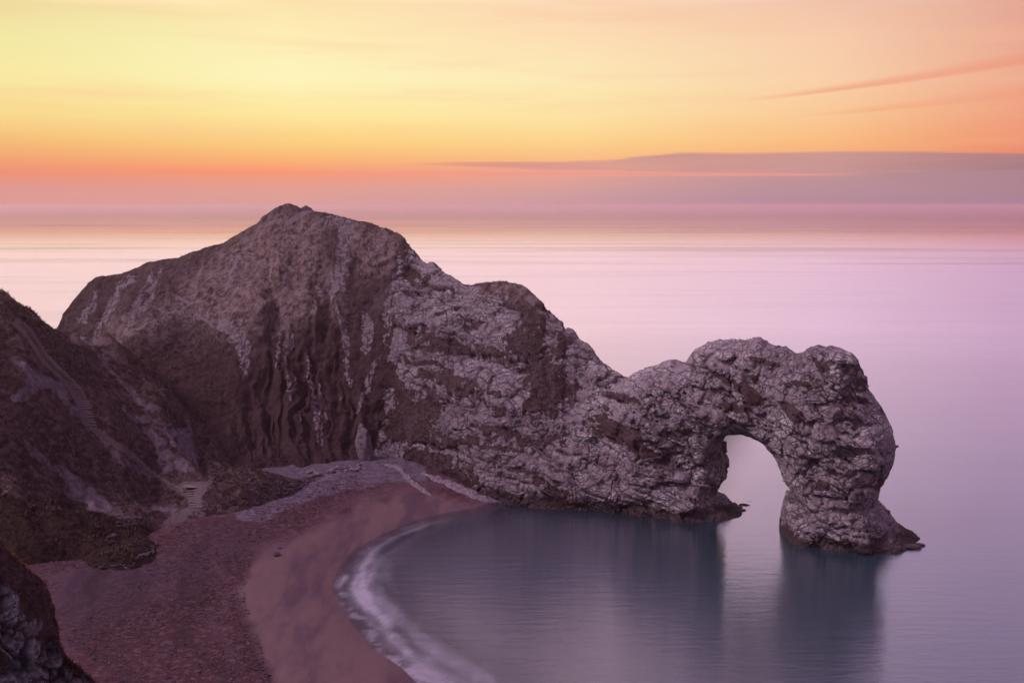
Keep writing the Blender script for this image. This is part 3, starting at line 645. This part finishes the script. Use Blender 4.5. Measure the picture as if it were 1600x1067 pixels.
# surf: soft veils of foam trailing along the shore
u = (SX*.45+SY*.9); dd = -sdv
dw = dd+1.6*fbm(np.stack([SX*.05, SY*.05, o], -1), 3, 401)
wq = np.stack([SX+2.5*fbm(q*.12, 3, 431), SY+2.5*fbm(q*.12, 3, 432), o], -1)
st = fbm(np.stack([u*.07+.6*fbm(q*.1, 3, 433), dw*.38, o], -1)+.25*fbm(wq*.3, 3, 434)[..., None], 4, 411, .55)
st2 = fbm(wq*.45, 5, 421, .65)
spx, spy = project(q)
alng = (.25*sstep(800, 835, spy)+.75*sstep(835, 905, spy))*sstep(1500, 1150, spy)
wide = np.interp(spy, [850, 900, 960, 1067, 1200], [1.3, 1.5, 1.5, 2.0, 2.6])
c0 = np.interp(spy, [850, 900, 960, 1067], [3.6, 5.0, 4.6, 4.6])
band = np.exp(-(np.abs(dw-c0)/wide)**1.5)
veil = np.exp(-((dw-c0-1.5)/(3.2*wide))**2)*sstep(-.35, .6, st)
foam = alng*(band*(.50+.6*st+.15*st2)+.38*veil*(.7+.5*st2)+.35*np.exp(-((dw-1.2)/1.1)**2)*sstep(-.2, .5, st2+st*.5)).clip(0, 1)
foam = (foam*.74).clip(0, .5)
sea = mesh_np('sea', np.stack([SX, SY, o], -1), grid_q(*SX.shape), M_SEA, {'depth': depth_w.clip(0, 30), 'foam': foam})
tag(sea, kind='structure')

# ------------------------------------------------------------------ near cliff, bottom left
rows = [  # (px,py,y) for each of the rows from behind the edge to far below the frame
 [(-150,760,80),(0,880,84),(45,915,86),(80,965,88),(100,1020,90),(160,1100,91),(240,1200,93),(320,1350,94)],
 [(-150,735,72),(-40,800,74),(0,846,75),(40,885,76.5),(66,915,77.5),(82,940,78),(93,985,78.5),(96,1015,79)],
 ]
E = [(-170,720,70),(-60,785,73),(0,846,75),(25,872,76),(48,892,77),(70,915,78),(82,940,78.5),(92,972,79),(96,1005,79.5),(108,1025,80),(128,1042,80.5),(148,1062,81),(190,1110,82),(260,1200,83),(340,1320,84)]
ev = np.array(E, float)
def along(a, n):
    a = np.array(a, float); s = np.r_[0, np.cumsum(np.hypot(*np.diff(a[:, :2], axis=0).T))]; return pchip(s, a, np.linspace(0, s[-1], n))
edge_w = np.array([at_y(*e) for e in ev])
ROWS = []
ROWS.append(edge_w+np.array([-5., 7., -34.])); ROWS.append(edge_w+np.array([-2.2, 3., -9.])); ROWS.append(edge_w+np.array([-.5, .9, -1.6])); ROWS.append(edge_w)
g = np.array([(-.9, -1.0, -1.5)]*len(ev)); g[:7] = (-.9, -1.4, -2.4); g[7:9] = (-.8, -.8, -1.2); g[9:] = (-.3, -.4, -.5)
ROWS.append(edge_w+g); ROWS.append(edge_w+g+np.array([-1.2, -2.2, -3.2])); ROWS.append(edge_w+g+np.array([-2.4, -5.0, -8.8])); ROWS.append(edge_w+g+np.array([-5, -10, -19.])); ROWS.append(edge_w+g+np.array([-10, -18, -38.]))
C = np.array(ROWS)                                         # rows, cols, 3
s = np.r_[0, np.cumsum(np.linalg.norm(np.diff(edge_w, axis=0), axis=1))]
nc = int(s[-1]/.11); C = np.stack([pchip(s, r, np.linspace(0, s[-1], nc)) for r in C])
rs = np.r_[0, np.cumsum(np.linalg.norm(np.diff(C[:, nc//2], axis=0), axis=1))]
nrw = 330; us = pchip([0, .2, .85, 1], [0, rs[2], rs[7], rs[8]], np.linspace(0, 1, nrw)); g0 = pchip(rs, C.reshape(len(rs), -1), us).reshape(nrw, nc, 3)
NN = gnormals(g0)
if NN[nrw//2, nc//3, 1] > 0: NN = -NN
uu = np.repeat(us[:, None], nc, 1)
tu = (uu-rs[3])/(rs[4]-rs[3])                               # 0 at the edge, 1 where turf gives way to rock
nrock = sstep(.7, 1.2, tu+1.0*fbm(g0*.5, 4, 501)+.9*sstep(s[7]-1, s[9], np.linspace(0, s[-1], nc))[None])
Pw = g0+.5*np.stack([fbm(g0*.7, 3, 61), fbm(g0*.7, 3, 62), fbm(g0*.7, 3, 63)], -1)
f1, f2, ci = voro(Pw*np.array([.55, .55, .45]), 13); g1, g2, cj = voro(Pw*1.5, 18)
dsp = nrock*((ci-.5)*1.1-.6*np.exp(-((f2-f1)/.12)**2)+(cj-.5)*.4-.2*np.exp(-((g2-g1)/.14)**2))+.5*fbm(g0*.3, 4, 511)+(1-nrock)*.15*fbm(g0*2.2, 3, 512)
ncr = np.maximum(np.exp(-((f2-f1)/.09)**2), .7*np.exp(-((g2-g1)/.1)**2))
pv = fbm(g0*.35, 3, 522); nr2 = nrock*(1-.8*sstep(.22, .42, pv))
nearp = g0+NN*dsp[..., None]
near = mesh_np('cliff', nearp, grid_q(nrw, nc), M_NEAR, {'rock': nr2, 'soil': 0*nr2, 'crack': ncr*nrock})
tag(near, 'close grey broken chalk cliff with russet grass edge in the lower left corner', 'cliff')

# ------------------------------------------------------------------ steps
def box_mesh(name, sx_, sy_, sz_, bev=.03, seed=0):
    import bmesh
    bm = bmesh.new(); bmesh.ops.create_cube(bm, size=1)
    for v in bm.verts: v.co = Vector((v.co.x*sx_, v.co.y*sy_, v.co.z*sz_))
    bmesh.ops.bevel(bm, geom=bm.edges[:], offset=bev, segments=1, affect='EDGES')
    me = D.meshes.new(name); bm.to_mesh(me); bm.free(); me.materials.append(M_WOOD); return me
def flight(label, pts, n, wid):
    p3 = [hill_hit(a, b) for a, b in along_px(pts, n)]
    root = empty('wooden_steps', p3[-1]); tag(root, label, 'steps', 'flights of steps down the slope')
    me = [box_mesh('tread', wid, .42, .24, .04, k) for k in range(2)]
    for k, p in enumerate(p3):
        o_ = D.objects.new('tread', me[k % 2]); COL.objects.link(o_); o_.parent = root
        q0 = p3[max(k-1, 0)]; q1 = p3[min(k+1, n-1)]
        o_.location = Vector(p)-Vector(p3[-1])+Vector((random.uniform(-.12, .12), 0, random.uniform(.0, .10))); o_.rotation_euler = (0, random.uniform(-.05, .05), random.uniform(-.12, .12)-.06)
        o_.scale = (random.uniform(.75, 1.1), 1, 1)
    return root, p3
def along_px(pts, n):
    a = np.array(pts, float); s_ = np.r_[0, np.cumsum(np.hypot(*np.diff(a, axis=0).T))]; t = np.linspace(0, s_[-1], n)
    return np.stack([np.interp(t, s_, a[:, 0]), np.interp(t, s_, a[:, 1])], -1)
flight('long curved upper flight of pale wooden steps beside the chalk scar', [(34,506),(48,525),(60,545),(72,562),(88,578),(104,592),(120,610),(132,632),(136,650),(142,664)], 46, 2.5)
flight('narrow middle flight of short pale steps slanting down the dark slope', [(205,711),(222,728),(240,742),(265,757),(287,768)], 26, .9)
rt, p3 = flight('short bottom flight of wooden steps ending at the beach', [(303,768),(306,792)], 8, 2.9)
for sx_ in (-1.6, 1.6):
    for k in (0, 4, 7):
        me = box_mesh('post', .14, .14, 1.1, .02); o_ = D.objects.new('post', me); COL.objects.link(o_); o_.parent = rt
        o_.location = Vector(p3[k])-Vector(p3[-1])+Vector((sx_, 0, .5))
lx, ly, lz = hill_hit(301, 763)
dk_ = empty('wooden_landing', (lx, ly, lz)); tag(dk_, 'small pale wooden landing at the top of the bottom flight', 'landing')
for k in range(5):
    o_ = D.objects.new('board', box_mesh('board', 4.2, .42, .12, .02)); COL.objects.link(o_); o_.parent = dk_; o_.location = (0, k*.46-.8, .45)
for sx_ in (-1.8, 1.8):
    for sy_ in (-.7, .8):
        o_ = D.objects.new('post', box_mesh('post', .16, .16, 1.6, .02)); COL.objects.link(o_); o_.parent = dk_; o_.location = (sx_, sy_, -.1)

# ------------------------------------------------------------------ boulders
def boulder(name, loc, size, mat, label, cat='boulder', group=None, seed=0, flat_=.65, stretch=(1, 1, 1), rot=0, sub=4):
    import bmesh
    bm = bmesh.new(); bmesh.ops.create_icosphere(bm, subdivisions=sub, radius=1)
    V_ = np.array([v.co[:] for v in bm.verts]); bm.verts.ensure_lookup_table()
    r_ = np.random.default_rng(seed)
    for _ in range(9):                                    # cleave flat facets
        n_ = r_.normal(size=3); n_ /= np.linalg.norm(n_); c_ = r_.uniform(.5, .85); dd_ = V_@n_-c_; V_ = V_-np.where(dd_ > 0, dd_, 0)[:, None]*n_*.92
    V_ = V_*(1+.12*fbm(V_*1.7+seed*3, 4, seed))[:, None]*np.array(stretch)*np.array([1, 1, flat_])*size
    for v, c_ in zip(bm.verts, V_): v.co = c_
    me = D.meshes.new(name); bm.to_mesh(me); bm.free(); me.materials.append(mat)
    o_ = D.objects.new(name, me); COL.objects.link(o_); o_.location = loc; o_.rotation_euler[2] = rot
    tag(o_, label, cat, group); return o_
def bz_at(x, y):
    i = int(np.clip((x-bx[0])/.6, 0, len(bx)-1)); j = int(np.clip((y-by[0])/.6, 0, len(by)-1)); return BZ[i, j]
def bpos(px, py):
    p = at_z(px, py, 4.)
    for _ in range(4): p = at_z(px, py, bz_at(p[0], p[1]))
    return p
k = 0
for i in range(26):                                        # pale fallen blocks along the back of the beach
    t = i/25; px = 482+80*t+random.uniform(-4, 4); py = 742-13*t+random.uniform(-3, 5); p = bpos(px, py); sz = random.choice((.35, .45, .6, .8, 1.1))
    boulder('boulder', (p[0], p[1], max(p[2], 3.5)+sz*.2), sz, M_BOULDER, 'pale fallen block in the row along the cliff foot at the back of the beach', group='pale blocks at the back of the beach', seed=40+i, sub=3)
p = bpos(433, 866); boulder('boulder', (p[0], p[1], p[2]+.05), .8, M_DKBOULD, 'dark wet rock alone on the smooth sand mid beach', seed=3, stretch=(1.0, 1.5, .8))
p = bpos(437, 856); boulder('boulder', (p[0], p[1], p[2]+.02), .4, M_DKBOULD, 'small dark rock just behind the lone rock on the sand', seed=5, stretch=(1.4, 1, .7))
p = bpos(197, 887); boulder('boulder', (p[0], p[1], p[2]+.2), .6, M_BOULDER, 'pale rock on the shingle below the dark bushy slope', seed=6)
p = bpos(520, 763); boulder('boulder', (p[0], p[1], p[2]+.1), .45, M_DKBOULD, 'small dark rock on the grey shingle strip', seed=8)
for i, (px, py, s_) in enumerate([(1148,793,1.3),(1156,797,.9),(1163,789,.8),(1140,800,1.2),(1172,783,.5)]):
    p = at_z(px, py, 0.); boulder('boulder', (p[0], p[1], .05 if i < 4 else -.1), s_, M_DKBOULD, ['low black rock awash beside the left leg of the arch'][0], group='rocks awash beside the arch leg', seed=20+i, stretch=(1.6, 1, .6))
for i, (px, py, s_) in enumerate([(1425,857,1.3),(1437,853,.9)]):
    p = at_z(px, py, 0.); boulder('boulder', (p[0], p[1]+.6, .2), s_, M_DKBOULD, 'low dark rock at the seaward foot of the arch pillar', group='rocks at the pillar foot', seed=30+i, stretch=(1.7, 1, .6))
# leaning slab at the back of the beach
p = bpos(570, 722)
sl = boulder('rock_slab', (p[0], p[1]+1.5, p[2]+3.2), 1., M_SLAB, 'tall smooth pale slab leaning on the dark cliff at the head of the beach', 'rock slab', seed=78, flat_=1, stretch=(3.1, 1.5, 5.6))
for v in sl.data.vertices:
    f_ = (v.co.z+5.6)/11.2; v.co.x = v.co.x*(1.15-.45*f_)-.6*f_; v.co.y += 2.2*f_
# low ribs of rock that run out across the sand
def rib_rock(name, pts, half, hgt, mat, label):
    """pts: (px,py) along the beach; a craggy low ridge"""
    c = np.array([bpos(a, b) for a, b in pts]); s_ = np.r_[0, np.cumsum(np.linalg.norm(np.diff(c[:, :2], axis=0), axis=1))]
    n = int(s_[-1]/.22); m_ = 22; cc = pchip(s_, c, np.linspace(0, s_[-1], n)); tg = np.gradient(cc[:, :2], axis=0); tg /= np.linalg.norm(tg, axis=1, keepdims=True)+1e-9
    nn = np.stack([-tg[:, 1], tg[:, 0]], -1); a = np.linspace(-1, 1, m_); en = np.sin(np.linspace(0, math.pi, n))**.4
    wd = half*en*(1+.35*vnoise(np.stack([cc[:, 0]*.5, cc[:, 1]*.5, cc[:, 0]*0], -1), 5))
    G_ = np.zeros((n, m_, 3)); G_[..., :2] = cc[:, None, :2]+nn[:, None]*(a[None, :, None]*wd[:, None, None])
    hh = (1-np.abs(a)**1.6)[None]*hgt*en[:, None]
    G_[..., 2] = cc[:, None, 2]-.25+hh*(1+.5*fbm(G_*.9, 3, 6))+.0
    return tag(mesh_np(name, G_, grid_q(n, m_), mat), label, 'rock ridge')
rib_rock('rock_ridge', [(600,726),(622,733),(636,747),(655,763),(676,775)], .75, 1.3, M_BOULDER, 'thin curved pale rock rib running down across the sand')
rib_rock('rock_ridge', [(655,738),(690,752),(720,765),(750,777),(795,787)], 1.6, 1.3, M_BOULDER, 'longer pale rock ledge along the foot of the cliff by the water')

# ------------------------------------------------------------------ scree
def scree(name, P_, smin, smax, mat):
    n = len(P_); c8 = np.array([[x, y, z] for x in (-1, 1) for y in (-1, 1) for z in (-1, 1)], float)
    sz = rng.uniform(smin, smax, (n, 1, 1))*rng.uniform(.5, 1.3, (n, 1, 3))*np.array([1.3, .9, .5]); v_ = (c8[None]+rng.uniform(-.45, .45, (n, 8, 3)))*sz
    a_ = rng.uniform(-.6, .6, n); ca, sa = np.cos(a_)[:, None], np.sin(a_)[:, None]
    v_ = np.stack([v_[..., 0]*ca-v_[..., 1]*sa, v_[..., 0]*sa+v_[..., 1]*ca, v_[..., 2]], -1)+P_[:, None]
    f_ = np.array([[0,1,3,2],[4,6,7,5],[0,4,5,1],[2,3,7,6],[0,2,6,4],[1,5,7,3]]); Q_ = (f_[None]+8*np.arange(n)[:, None, None]).reshape(-1, 4)
    return tag(mesh_np(name, v_, Q_, mat, smooth=False), kind='stuff')
M_SCREE = simple_mat('scree_stone', (.036, .020, .026, 1), (.105, .070, .086, 1), .5, bump=.1)
ii = rng.integers(40, len(hx)-1, 60000); jj = rng.integers(120, len(hy)-60, 60000); cz = hp[ii, jj]; a1, a2 = project(cz)
d_ = psd(a1, a2, [(300,620),(360,640),(480,725),(500,745),(400,790),(330,770),(310,700)]); e_ = fbm(cz*.18, 3, 611); pk_ = (d_ > 0) & (e_ > .0) | (np.abs(a2-np.interp(a1, [60, 200, 250, 312, 440, 560], [888, 885, 850, 797, 768, 725])) < 5) & (a1 > 60) & (a1 < 560) | (e_ > .5) & (a1 > 0) & (cz[:, 2] > 5)
scree('scree', cz[pk_][:4000], .10, .36, M_SCREE)
def bz_v(x, y): return BZ[np.clip(((x-bx[0])/.6).astype(int), 0, len(bx)-1), np.clip(((y-by[0])/.6).astype(int), 0, len(by)-1)]
sxr, syr = rng.uniform(-110, 0, 60000), rng.uniform(125, 262, 60000); szr = bz_v(sxr, syr); pr = np.stack([sxr, syr, szr], -1); a1, a2 = project(pr)
k2 = (szr > 1.6) & (psd(a1, a2, [(50,870),(330,800),(560,735),(640,740),(520,790),(400,850),(380,920),(430,1080),(60,1080)]) > 0) & (fbm(pr*.12, 3, 621) > -.12) & (szr > hz_at(sxr, syr)-.3)
M_STONE = simple_mat('beach_stone', (.034, .013, .019, 1), (.130, .064, .082, 1), .9, bump=.05)
stones = scree('pebbles', pr[k2][:12000], .04, .15, M_STONE)
# ------------------------------------------------------------------ turf as tufts
def tufts(name, C_, N_, hgt, mat, blades=5):
    n = len(C_); V_ = []; 
    ang = rng.uniform(0, 6.28, (n, blades)); h_ = hgt*rng.uniform(.5, 1.2, (n, blades)); lean = rng.uniform(.1, .75, (n, blades))*h_
    dx_, dy_ = np.cos(ang), np.sin(ang); w_ = h_*.14
    b0 = C_[:, None]+np.stack([dx_*h_*.2, dy_*h_*.2, -0.1*h_], -1)
    side = np.stack([-dy_*w_, dx_*w_, 0*w_], -1); tip = b0+np.stack([dx_*lean, dy_*lean, h_], -1)
    T = np.stack([b0-side, b0+side, tip], -2).reshape(-1, 3)
    return mesh_np(name, T, np.arange(len(T)).reshape(-1, 3), mat, smooth=False)
ii = rng.integers(40, len(hx)-1, 60000); jj = rng.integers(120, len(hy)-60, 60000)
cz = hp[ii, jj]; qx_, qy_ = project(cz); pkk = pk[ii, jj]; ckk = ck[ii, jj]
ok = (qx_ > -60) & (qx_ < 560) & (cz[:, 2] > 5) & (pkk < -4) & (ckk < -2) & (fbm(cz*.2, 3, 601) > -.12)
cz = cz[ok]+np.stack([rng.uniform(-.25, .25, ok.sum()), rng.uniform(-.25, .25, ok.sum()), 0*cz[ok][:, 0]], -1)
tag(tufts('grass', cz, None, .62, M_GRASS, 5), kind='stuff')
Pd_, rock_, X_, Y_, W_, N_ = HEAD
ii = rng.integers(0, len(xs)-1, 50000); jj = rng.integers(20, nr+30, 50000)
cz = Pd_[ii, jj]; ok = (rock_[ii, jj] < .3) & (cz[:, 2] > 5) & (fbm(cz*.15, 3, 603) > -.1) & (soil[ii, jj] < .3)
tag(tufts('grass', cz[ok], None, .42, M_GRASS, 4), kind='stuff')
ii = rng.integers(0, nrw-1, 90000); jj = rng.integers(0, nc-1, 90000)
cz = nearp[ii, jj]; ok = (nrock[ii, jj] < .25) & (us[ii] > rs[2]*.6) & (us[ii] < rs[5])
tag(tufts('grass', cz[ok][:16000], None, .26, M_GRASS2, 5), kind='stuff')

# ------------------------------------------------------------------ air
import bmesh
bm = bmesh.new(); bmesh.ops.create_cube(bm, size=1)
for v in bm.verts:
    v.co = Vector((v.co.x*136000, 36500+v.co.y*73000+(-1500), 0)); 
for i, v in enumerate(bm.verts): pass
bm.free()
hv = np.array([[x, y, z] for x in (-64000, 64000) for y in (-4000, 72000) for z in (-15, 76)], float)
hq = np.array([[0, 1, 3, 2], [4, 6, 7, 5], [0, 4, 5, 1], [2, 3, 7, 6], [0, 2, 6, 4], [1, 5, 7, 3]])
hm, t = new_mat('sea_haze')
pvn = t.node('ShaderNodeVolumePrincipled'); pvn.inputs['Color'].default_value = (.94, .68, .77, 1); pvn.inputs['Density'].default_value = 1.05e-4; pvn.inputs['Anisotropy'].default_value = .78
on = t.n.new('ShaderNodeOutputMaterial'); t.l.new(pvn.outputs[0], on.inputs['Volume'])
haze = mesh_np('haze', hv, hq, hm, smooth=False); tag(haze, kind='stuff')

# ------------------------------------------------------------------ sky
wd = D.worlds.new('World'); scene.world = wd; wd.use_nodes = True; t = NT(wd.node_tree); t.n.clear()
gv = t.node('ShaderNodeTexCoord').outputs['Generated']
vn_ = t.node('ShaderNodeVectorMath', {0: gv}, operation='NORMALIZE').outputs[0]
sp = t.node('ShaderNodeSeparateXYZ', {0: vn_}); vx_, vy_, vz_ = sp.outputs
el = t.m('ARCSINE', vz_); az = t.m('ARCTAN2', vx_, vy_)
def sang(px, py):
    x, y, z = ray(px, py); return math.atan2(x, y), math.atan2(z, math.hypot(x, y))
EMAX = .55
cols = {
 0:   [(0,(238,222,160)),(60,(244,232,165)),(120,(249,234,162)),(180,(249,218,142)),(220,(246,188,120)),(250,(243,162,116)),(270,(240,145,118)),(287,(226,152,140)),(305,(222,155,148)),(318,(220,150,146))],
 450: [(0,(252,226,172)),(60,(254,240,182)),(120,(254,245,188)),(180,(254,233,156)),(220,(252,210,128)),(250,(251,180,118)),(270,(248,152,118)),(287,(232,158,140)),(305,(224,160,150)),(318,(220,156,152))],
 900: [(0,(252,217,184)),(60,(253,222,180)),(120,(253,233,182)),(180,(253,228,166)),(220,(253,212,142)),(250,(250,188,132)),(270,(238,162,145)),(287,(224,163,152)),(305,(210,158,158)),(318,(206,154,160))],
 1300:[(0,(240,194,170)),(60,(247,204,172)),(120,(249,207,170)),(180,(250,200,150)),(220,(250,188,130)),(245,(246,172,122)),(270,(215,160,152)),(287,(206,158,156)),(305,(198,152,158)),(318,(190,146,160))],
 1600:[(0,(226,165,148)),(60,(230,166,146)),(120,(238,170,142)),(180,(239,158,126)),(220,(238,146,112)),(245,(232,140,112)),(270,(180,134,138)),(287,(172,130,142)),(305,(172,130,148)),(318,(166,126,150))]}
hi = {0:((352,324,304),(238,204,208)), 450:((352,324,318),(238,204,210)), 900:((350,320,326),(234,200,208)), 1300:((306,284,318),(204,178,206)), 1600:((248,234,282),(180,162,204))}; hi = {k_: v_+((178,152,188),) for k_, v_ in hi.items()}  # unseen band above the view, raised past white to brighten the sea's reflection
efac = t.m('DIVIDE', el, EMAX, clamp=True)
cur = None; prevaz = None
for px in sorted(cols):
    st_ = [(max(0., sang(px, py)[1])/EMAX, srgb(c)) for py, c in reversed(cols[px])]
    st_[0] = (0., st_[0][1])
    st_ += [(.225/EMAX, srgb(hi[px][0])), (.47/EMAX, srgb(hi[px][1])), (1., srgb(hi[px][2]))]
    c_ = t.ramp(efac, st_); a_ = sang(px, 250)[0]
    if cur is None: cur = c_
    else: cur = t.mix(t.node('ShaderNodeMapRange', {0: az, 1: prevaz, 2: a_, 3: 0., 4: 1.}, interpolation_type='SMOOTHSTEP' if False else 'LINEAR').outputs[0], cur, c_)
    prevaz = a_
# cloud bank low on the right, torn to streaks at its left end
cvec = t.node('ShaderNodeCombineXYZ', {0: az, 1: el, 2: 0.}).outputs[0]
cn = t.noise(t.mapp(cvec, (5, 150, 1)), 1., 5, .6); cn2 = t.noise(t.mapp(cvec, (2.2, 60, 1)), 1., 4, .6)
azs = lambda px: sang(px, 250)[0]
elp = lambda py: sang(1200, py)[1]
A0, A1 = azs(560), azs(1660)
def curve(pts):
    """elevation as a function of azimuth"""
    f = t.node('ShaderNodeMapRange', {0: az, 1: A0, 2: A1, 3: 0., 4: 1.}).outputs[0]
    sts = [((azs(px)-A0)/(A1-A0), sang(px, py)[1]/.2) for px, py in pts]
    return t.m('MULTIPLY', t.ramp(f, [(p_, (v_, v_, v_, 1)) for p_, v_ in sts]), .2)
top = curve([(560,258),(700,252),(860,254),(960,250),(1010,244),(1060,239),(1150,240),(1300,238),(1450,238),(1660,241)])
bot = curve([(560,257),(700,260),(860,266),(960,267),(1060,270),(1150,271),(1300,273),(1380,274),(1420,290),(1660,320)])
def band_mask(top, bot, soft, amp, noise):
    e_ = t.m('ADD', el, t.m('MULTIPLY', t.m('SUBTRACT', noise, .5), amp))
    a_ = t.ss(t.m('SUBTRACT', top, e_), -soft, soft); b_ = t.ss(t.m('SUBTRACT', e_, bot), -soft, soft); return t.m('MULTIPLY', a_, b_)
cn3 = t.noise(t.mapp(cvec, (9, 420, 1)), 1., 6, .65)
bank = band_mask(t.m('ADD', top, t.m('MULTIPLY', t.m('SUBTRACT', cn3, .5), t.m('ADD', .0025, t.m('MULTIPLY', t.m('SUBTRACT', 1., t.ss(az, azs(900), azs(1250))), .006)))), bot, .0017, .0026, cn)
bank = t.m('MULTIPLY', bank, t.ss(az, azs(590), azs(760)))
bfr = t.node('ShaderNodeMapRange', {0: az, 1: azs(700), 2: azs(1600), 3: 0., 4: 1.}).outputs[0]
bcol = t.ramp(bfr, [(0., srgb((228,150,135))), (.35, srgb((208,150,146))), (.7, srgb((196,148,148))), (1., srgb((160,122,130)))])
bcol = t.mix(t.m('MULTIPLY', t.ss(cn2, .4, .66), .4), bcol, srgb((176,136,146)))
bcol = t.mix(t.m('MULTIPLY', t.ss(cn3, .5, .72), .25), bcol, srgb((226,164,156)))
cur = t.mix(t.m('MULTIPLY', bank, .86), cur, bcol)
# lower part of the bank with its salmon slit above
low = curve([(560,276),(700,276),(860,276),(1060,275),(1300,274),(1420,270),(1660,262)])
lm = t.m('MULTIPLY', t.ss(t.m('SUBTRACT', low, t.m('ADD', el, t.m('MULTIPLY', t.m('SUBTRACT', cn, .5), .0015))), -.001, .0015), t.ss(az, azs(760), azs(1250)))
lcol = t.ramp(t.m('DIVIDE', el, .04, clamp=True), [(0., srgb((184,144,160))), (.3, srgb((198,152,160))), (.8, srgb((202,154,158))), (1., srgb((205,155,150)))])
lcol = t.mix(t.m('MULTIPLY', bfr, .45), lcol, srgb((140,108,132)))
cur = t.mix(t.m('MULTIPLY', lm, .8), cur, lcol)
slit = t.m('MULTIPLY', t.ss(t.m('SUBTRACT', .0012, t.m('ABSOLUTE', t.m('SUBTRACT', el, t.m('ADD', t.m('SUBTRACT', curve([(560,272),(900,271),(1100,272),(1300,273),(1400,274),(1660,276)]), 0.), t.m('MULTIPLY', t.m('SUBTRACT', cn2, .5), .0015))))), -.0008, .0012),
                 t.m('MULTIPLY', t.ss(az, azs(680), azs(860)), t.m('SUBTRACT', 1., t.ss(az, azs(1180), azs(1400)))))
cur = t.mix(t.m('MULTIPLY', slit, .75), cur, srgb((238,150,138)))
# two thin slanting streaks, upper right
def streak(cur, p0, p1, w0, w1, colr, k):
    (a0, e0), (a1, e1) = sang(*p0), sang(*p1); f = t.node('ShaderNodeMapRange', {0: az, 1: a0, 2: a1, 3: 0., 4: 1.}, clamp=False).outputs[0]
    ff = t.m('MAXIMUM', f, 0.); ce = t.m('ADD', e0, t.m('MULTIPLY', t.m('POWER', ff, 1.25), e1-e0)); w__ = t.m('ADD', w0, t.m('MULTIPLY', ff, w1-w0))
    dd_ = t.m('SUBTRACT', t.m('ADD', el, t.m('MULTIPLY', t.m('SUBTRACT', cn2, .5), .004)), ce)
    up = t.m('DIVIDE', dd_, w__)
    mk = t.m('MULTIPLY', t.ss(up, -.6, .1), t.m('SUBTRACT', 1., t.ss(up, .1, 2.2)))
    mk = t.m('MULTIPLY', mk, t.ss(f, 0., .5)); return t.mix(t.m('MULTIPLY', mk, k), cur, colr)
cur = streak(cur, (1110,162), (1600,98), .0010, .0058, srgb((238,150,124)), .6)
cur = streak(cur, (1200,186), (1600,148), .0012, .0055, srgb((240,154,124)), .35)
cur = streak(cur, (0,190), (330,206), .001, .001, srgb((238,200,150)), 0.)
# faint wisps
wsp = t.noise(t.mapp(cvec, (3, 38, 1), (0, 0, .12)), 1., 5, .55)
cur = t.mix(t.m('MULTIPLY', t.m('MULTIPLY', t.ss(wsp, .45, .75), .34), t.ss(el, .015, .05)), cur, srgb((250,190,150)))
# sky above and behind: mauve dusk with the pink belt opposite the glow
backc = t.ramp(t.m('DIVIDE', el, 1.57, clamp=True), [(0., srgb((160,128,155))), (.12, srgb((184,150,178))), (.35, srgb((182,156,190))), (1., srgb((178,160,200)))])
fb = t.ss(t.m('ABSOLUTE', az), 1.0, 2.3)
hiel = t.ss(el, .45, 1.1)
cur = t.mix(t.m('MAXIMUM', fb, hiel), cur, backc)
bg = t.node('ShaderNodeBackground', {'Color': cur, 'Strength': 1.0})
ow = t.n.new('ShaderNodeOutputWorld'); t.l.new(bg.outputs[0], ow.inputs[0])

# added key from high left to brighten the rock; no such source at dusk
sl_ = D.lights.new('rock_key', 'SUN'); sl_.energy = 2.5; sl_.angle = math.radians(16); sl_.color = (1, .82, .92)
so_ = D.objects.new('rock_key', sl_); COL.objects.link(so_)
a_ = math.radians(-108); e_ = math.radians(42); dv = Vector((math.sin(a_)*math.cos(e_), math.cos(a_)*math.cos(e_), math.sin(e_)))
so_.rotation_euler = dv.to_track_quat('Z', 'Y').to_euler(); so_.location = (0, 0, 200)

# ------------------------------------------------------------------ render
scene.view_settings.view_transform = 'Standard'; scene.view_settings.look = 'None'; scene.view_settings.exposure = 0; scene.view_settings.gamma = 1
cy = scene.cycles
cy.use_denoising = True; cy.max_bounces = 6; cy.diffuse_bounces = 2; cy.glossy_bounces = 3; cy.transmission_bounces = 2; cy.transparent_max_bounces = 6; cy.volume_bounces = 1
cy.caustics_reflective = False; cy.caustics_refractive = False
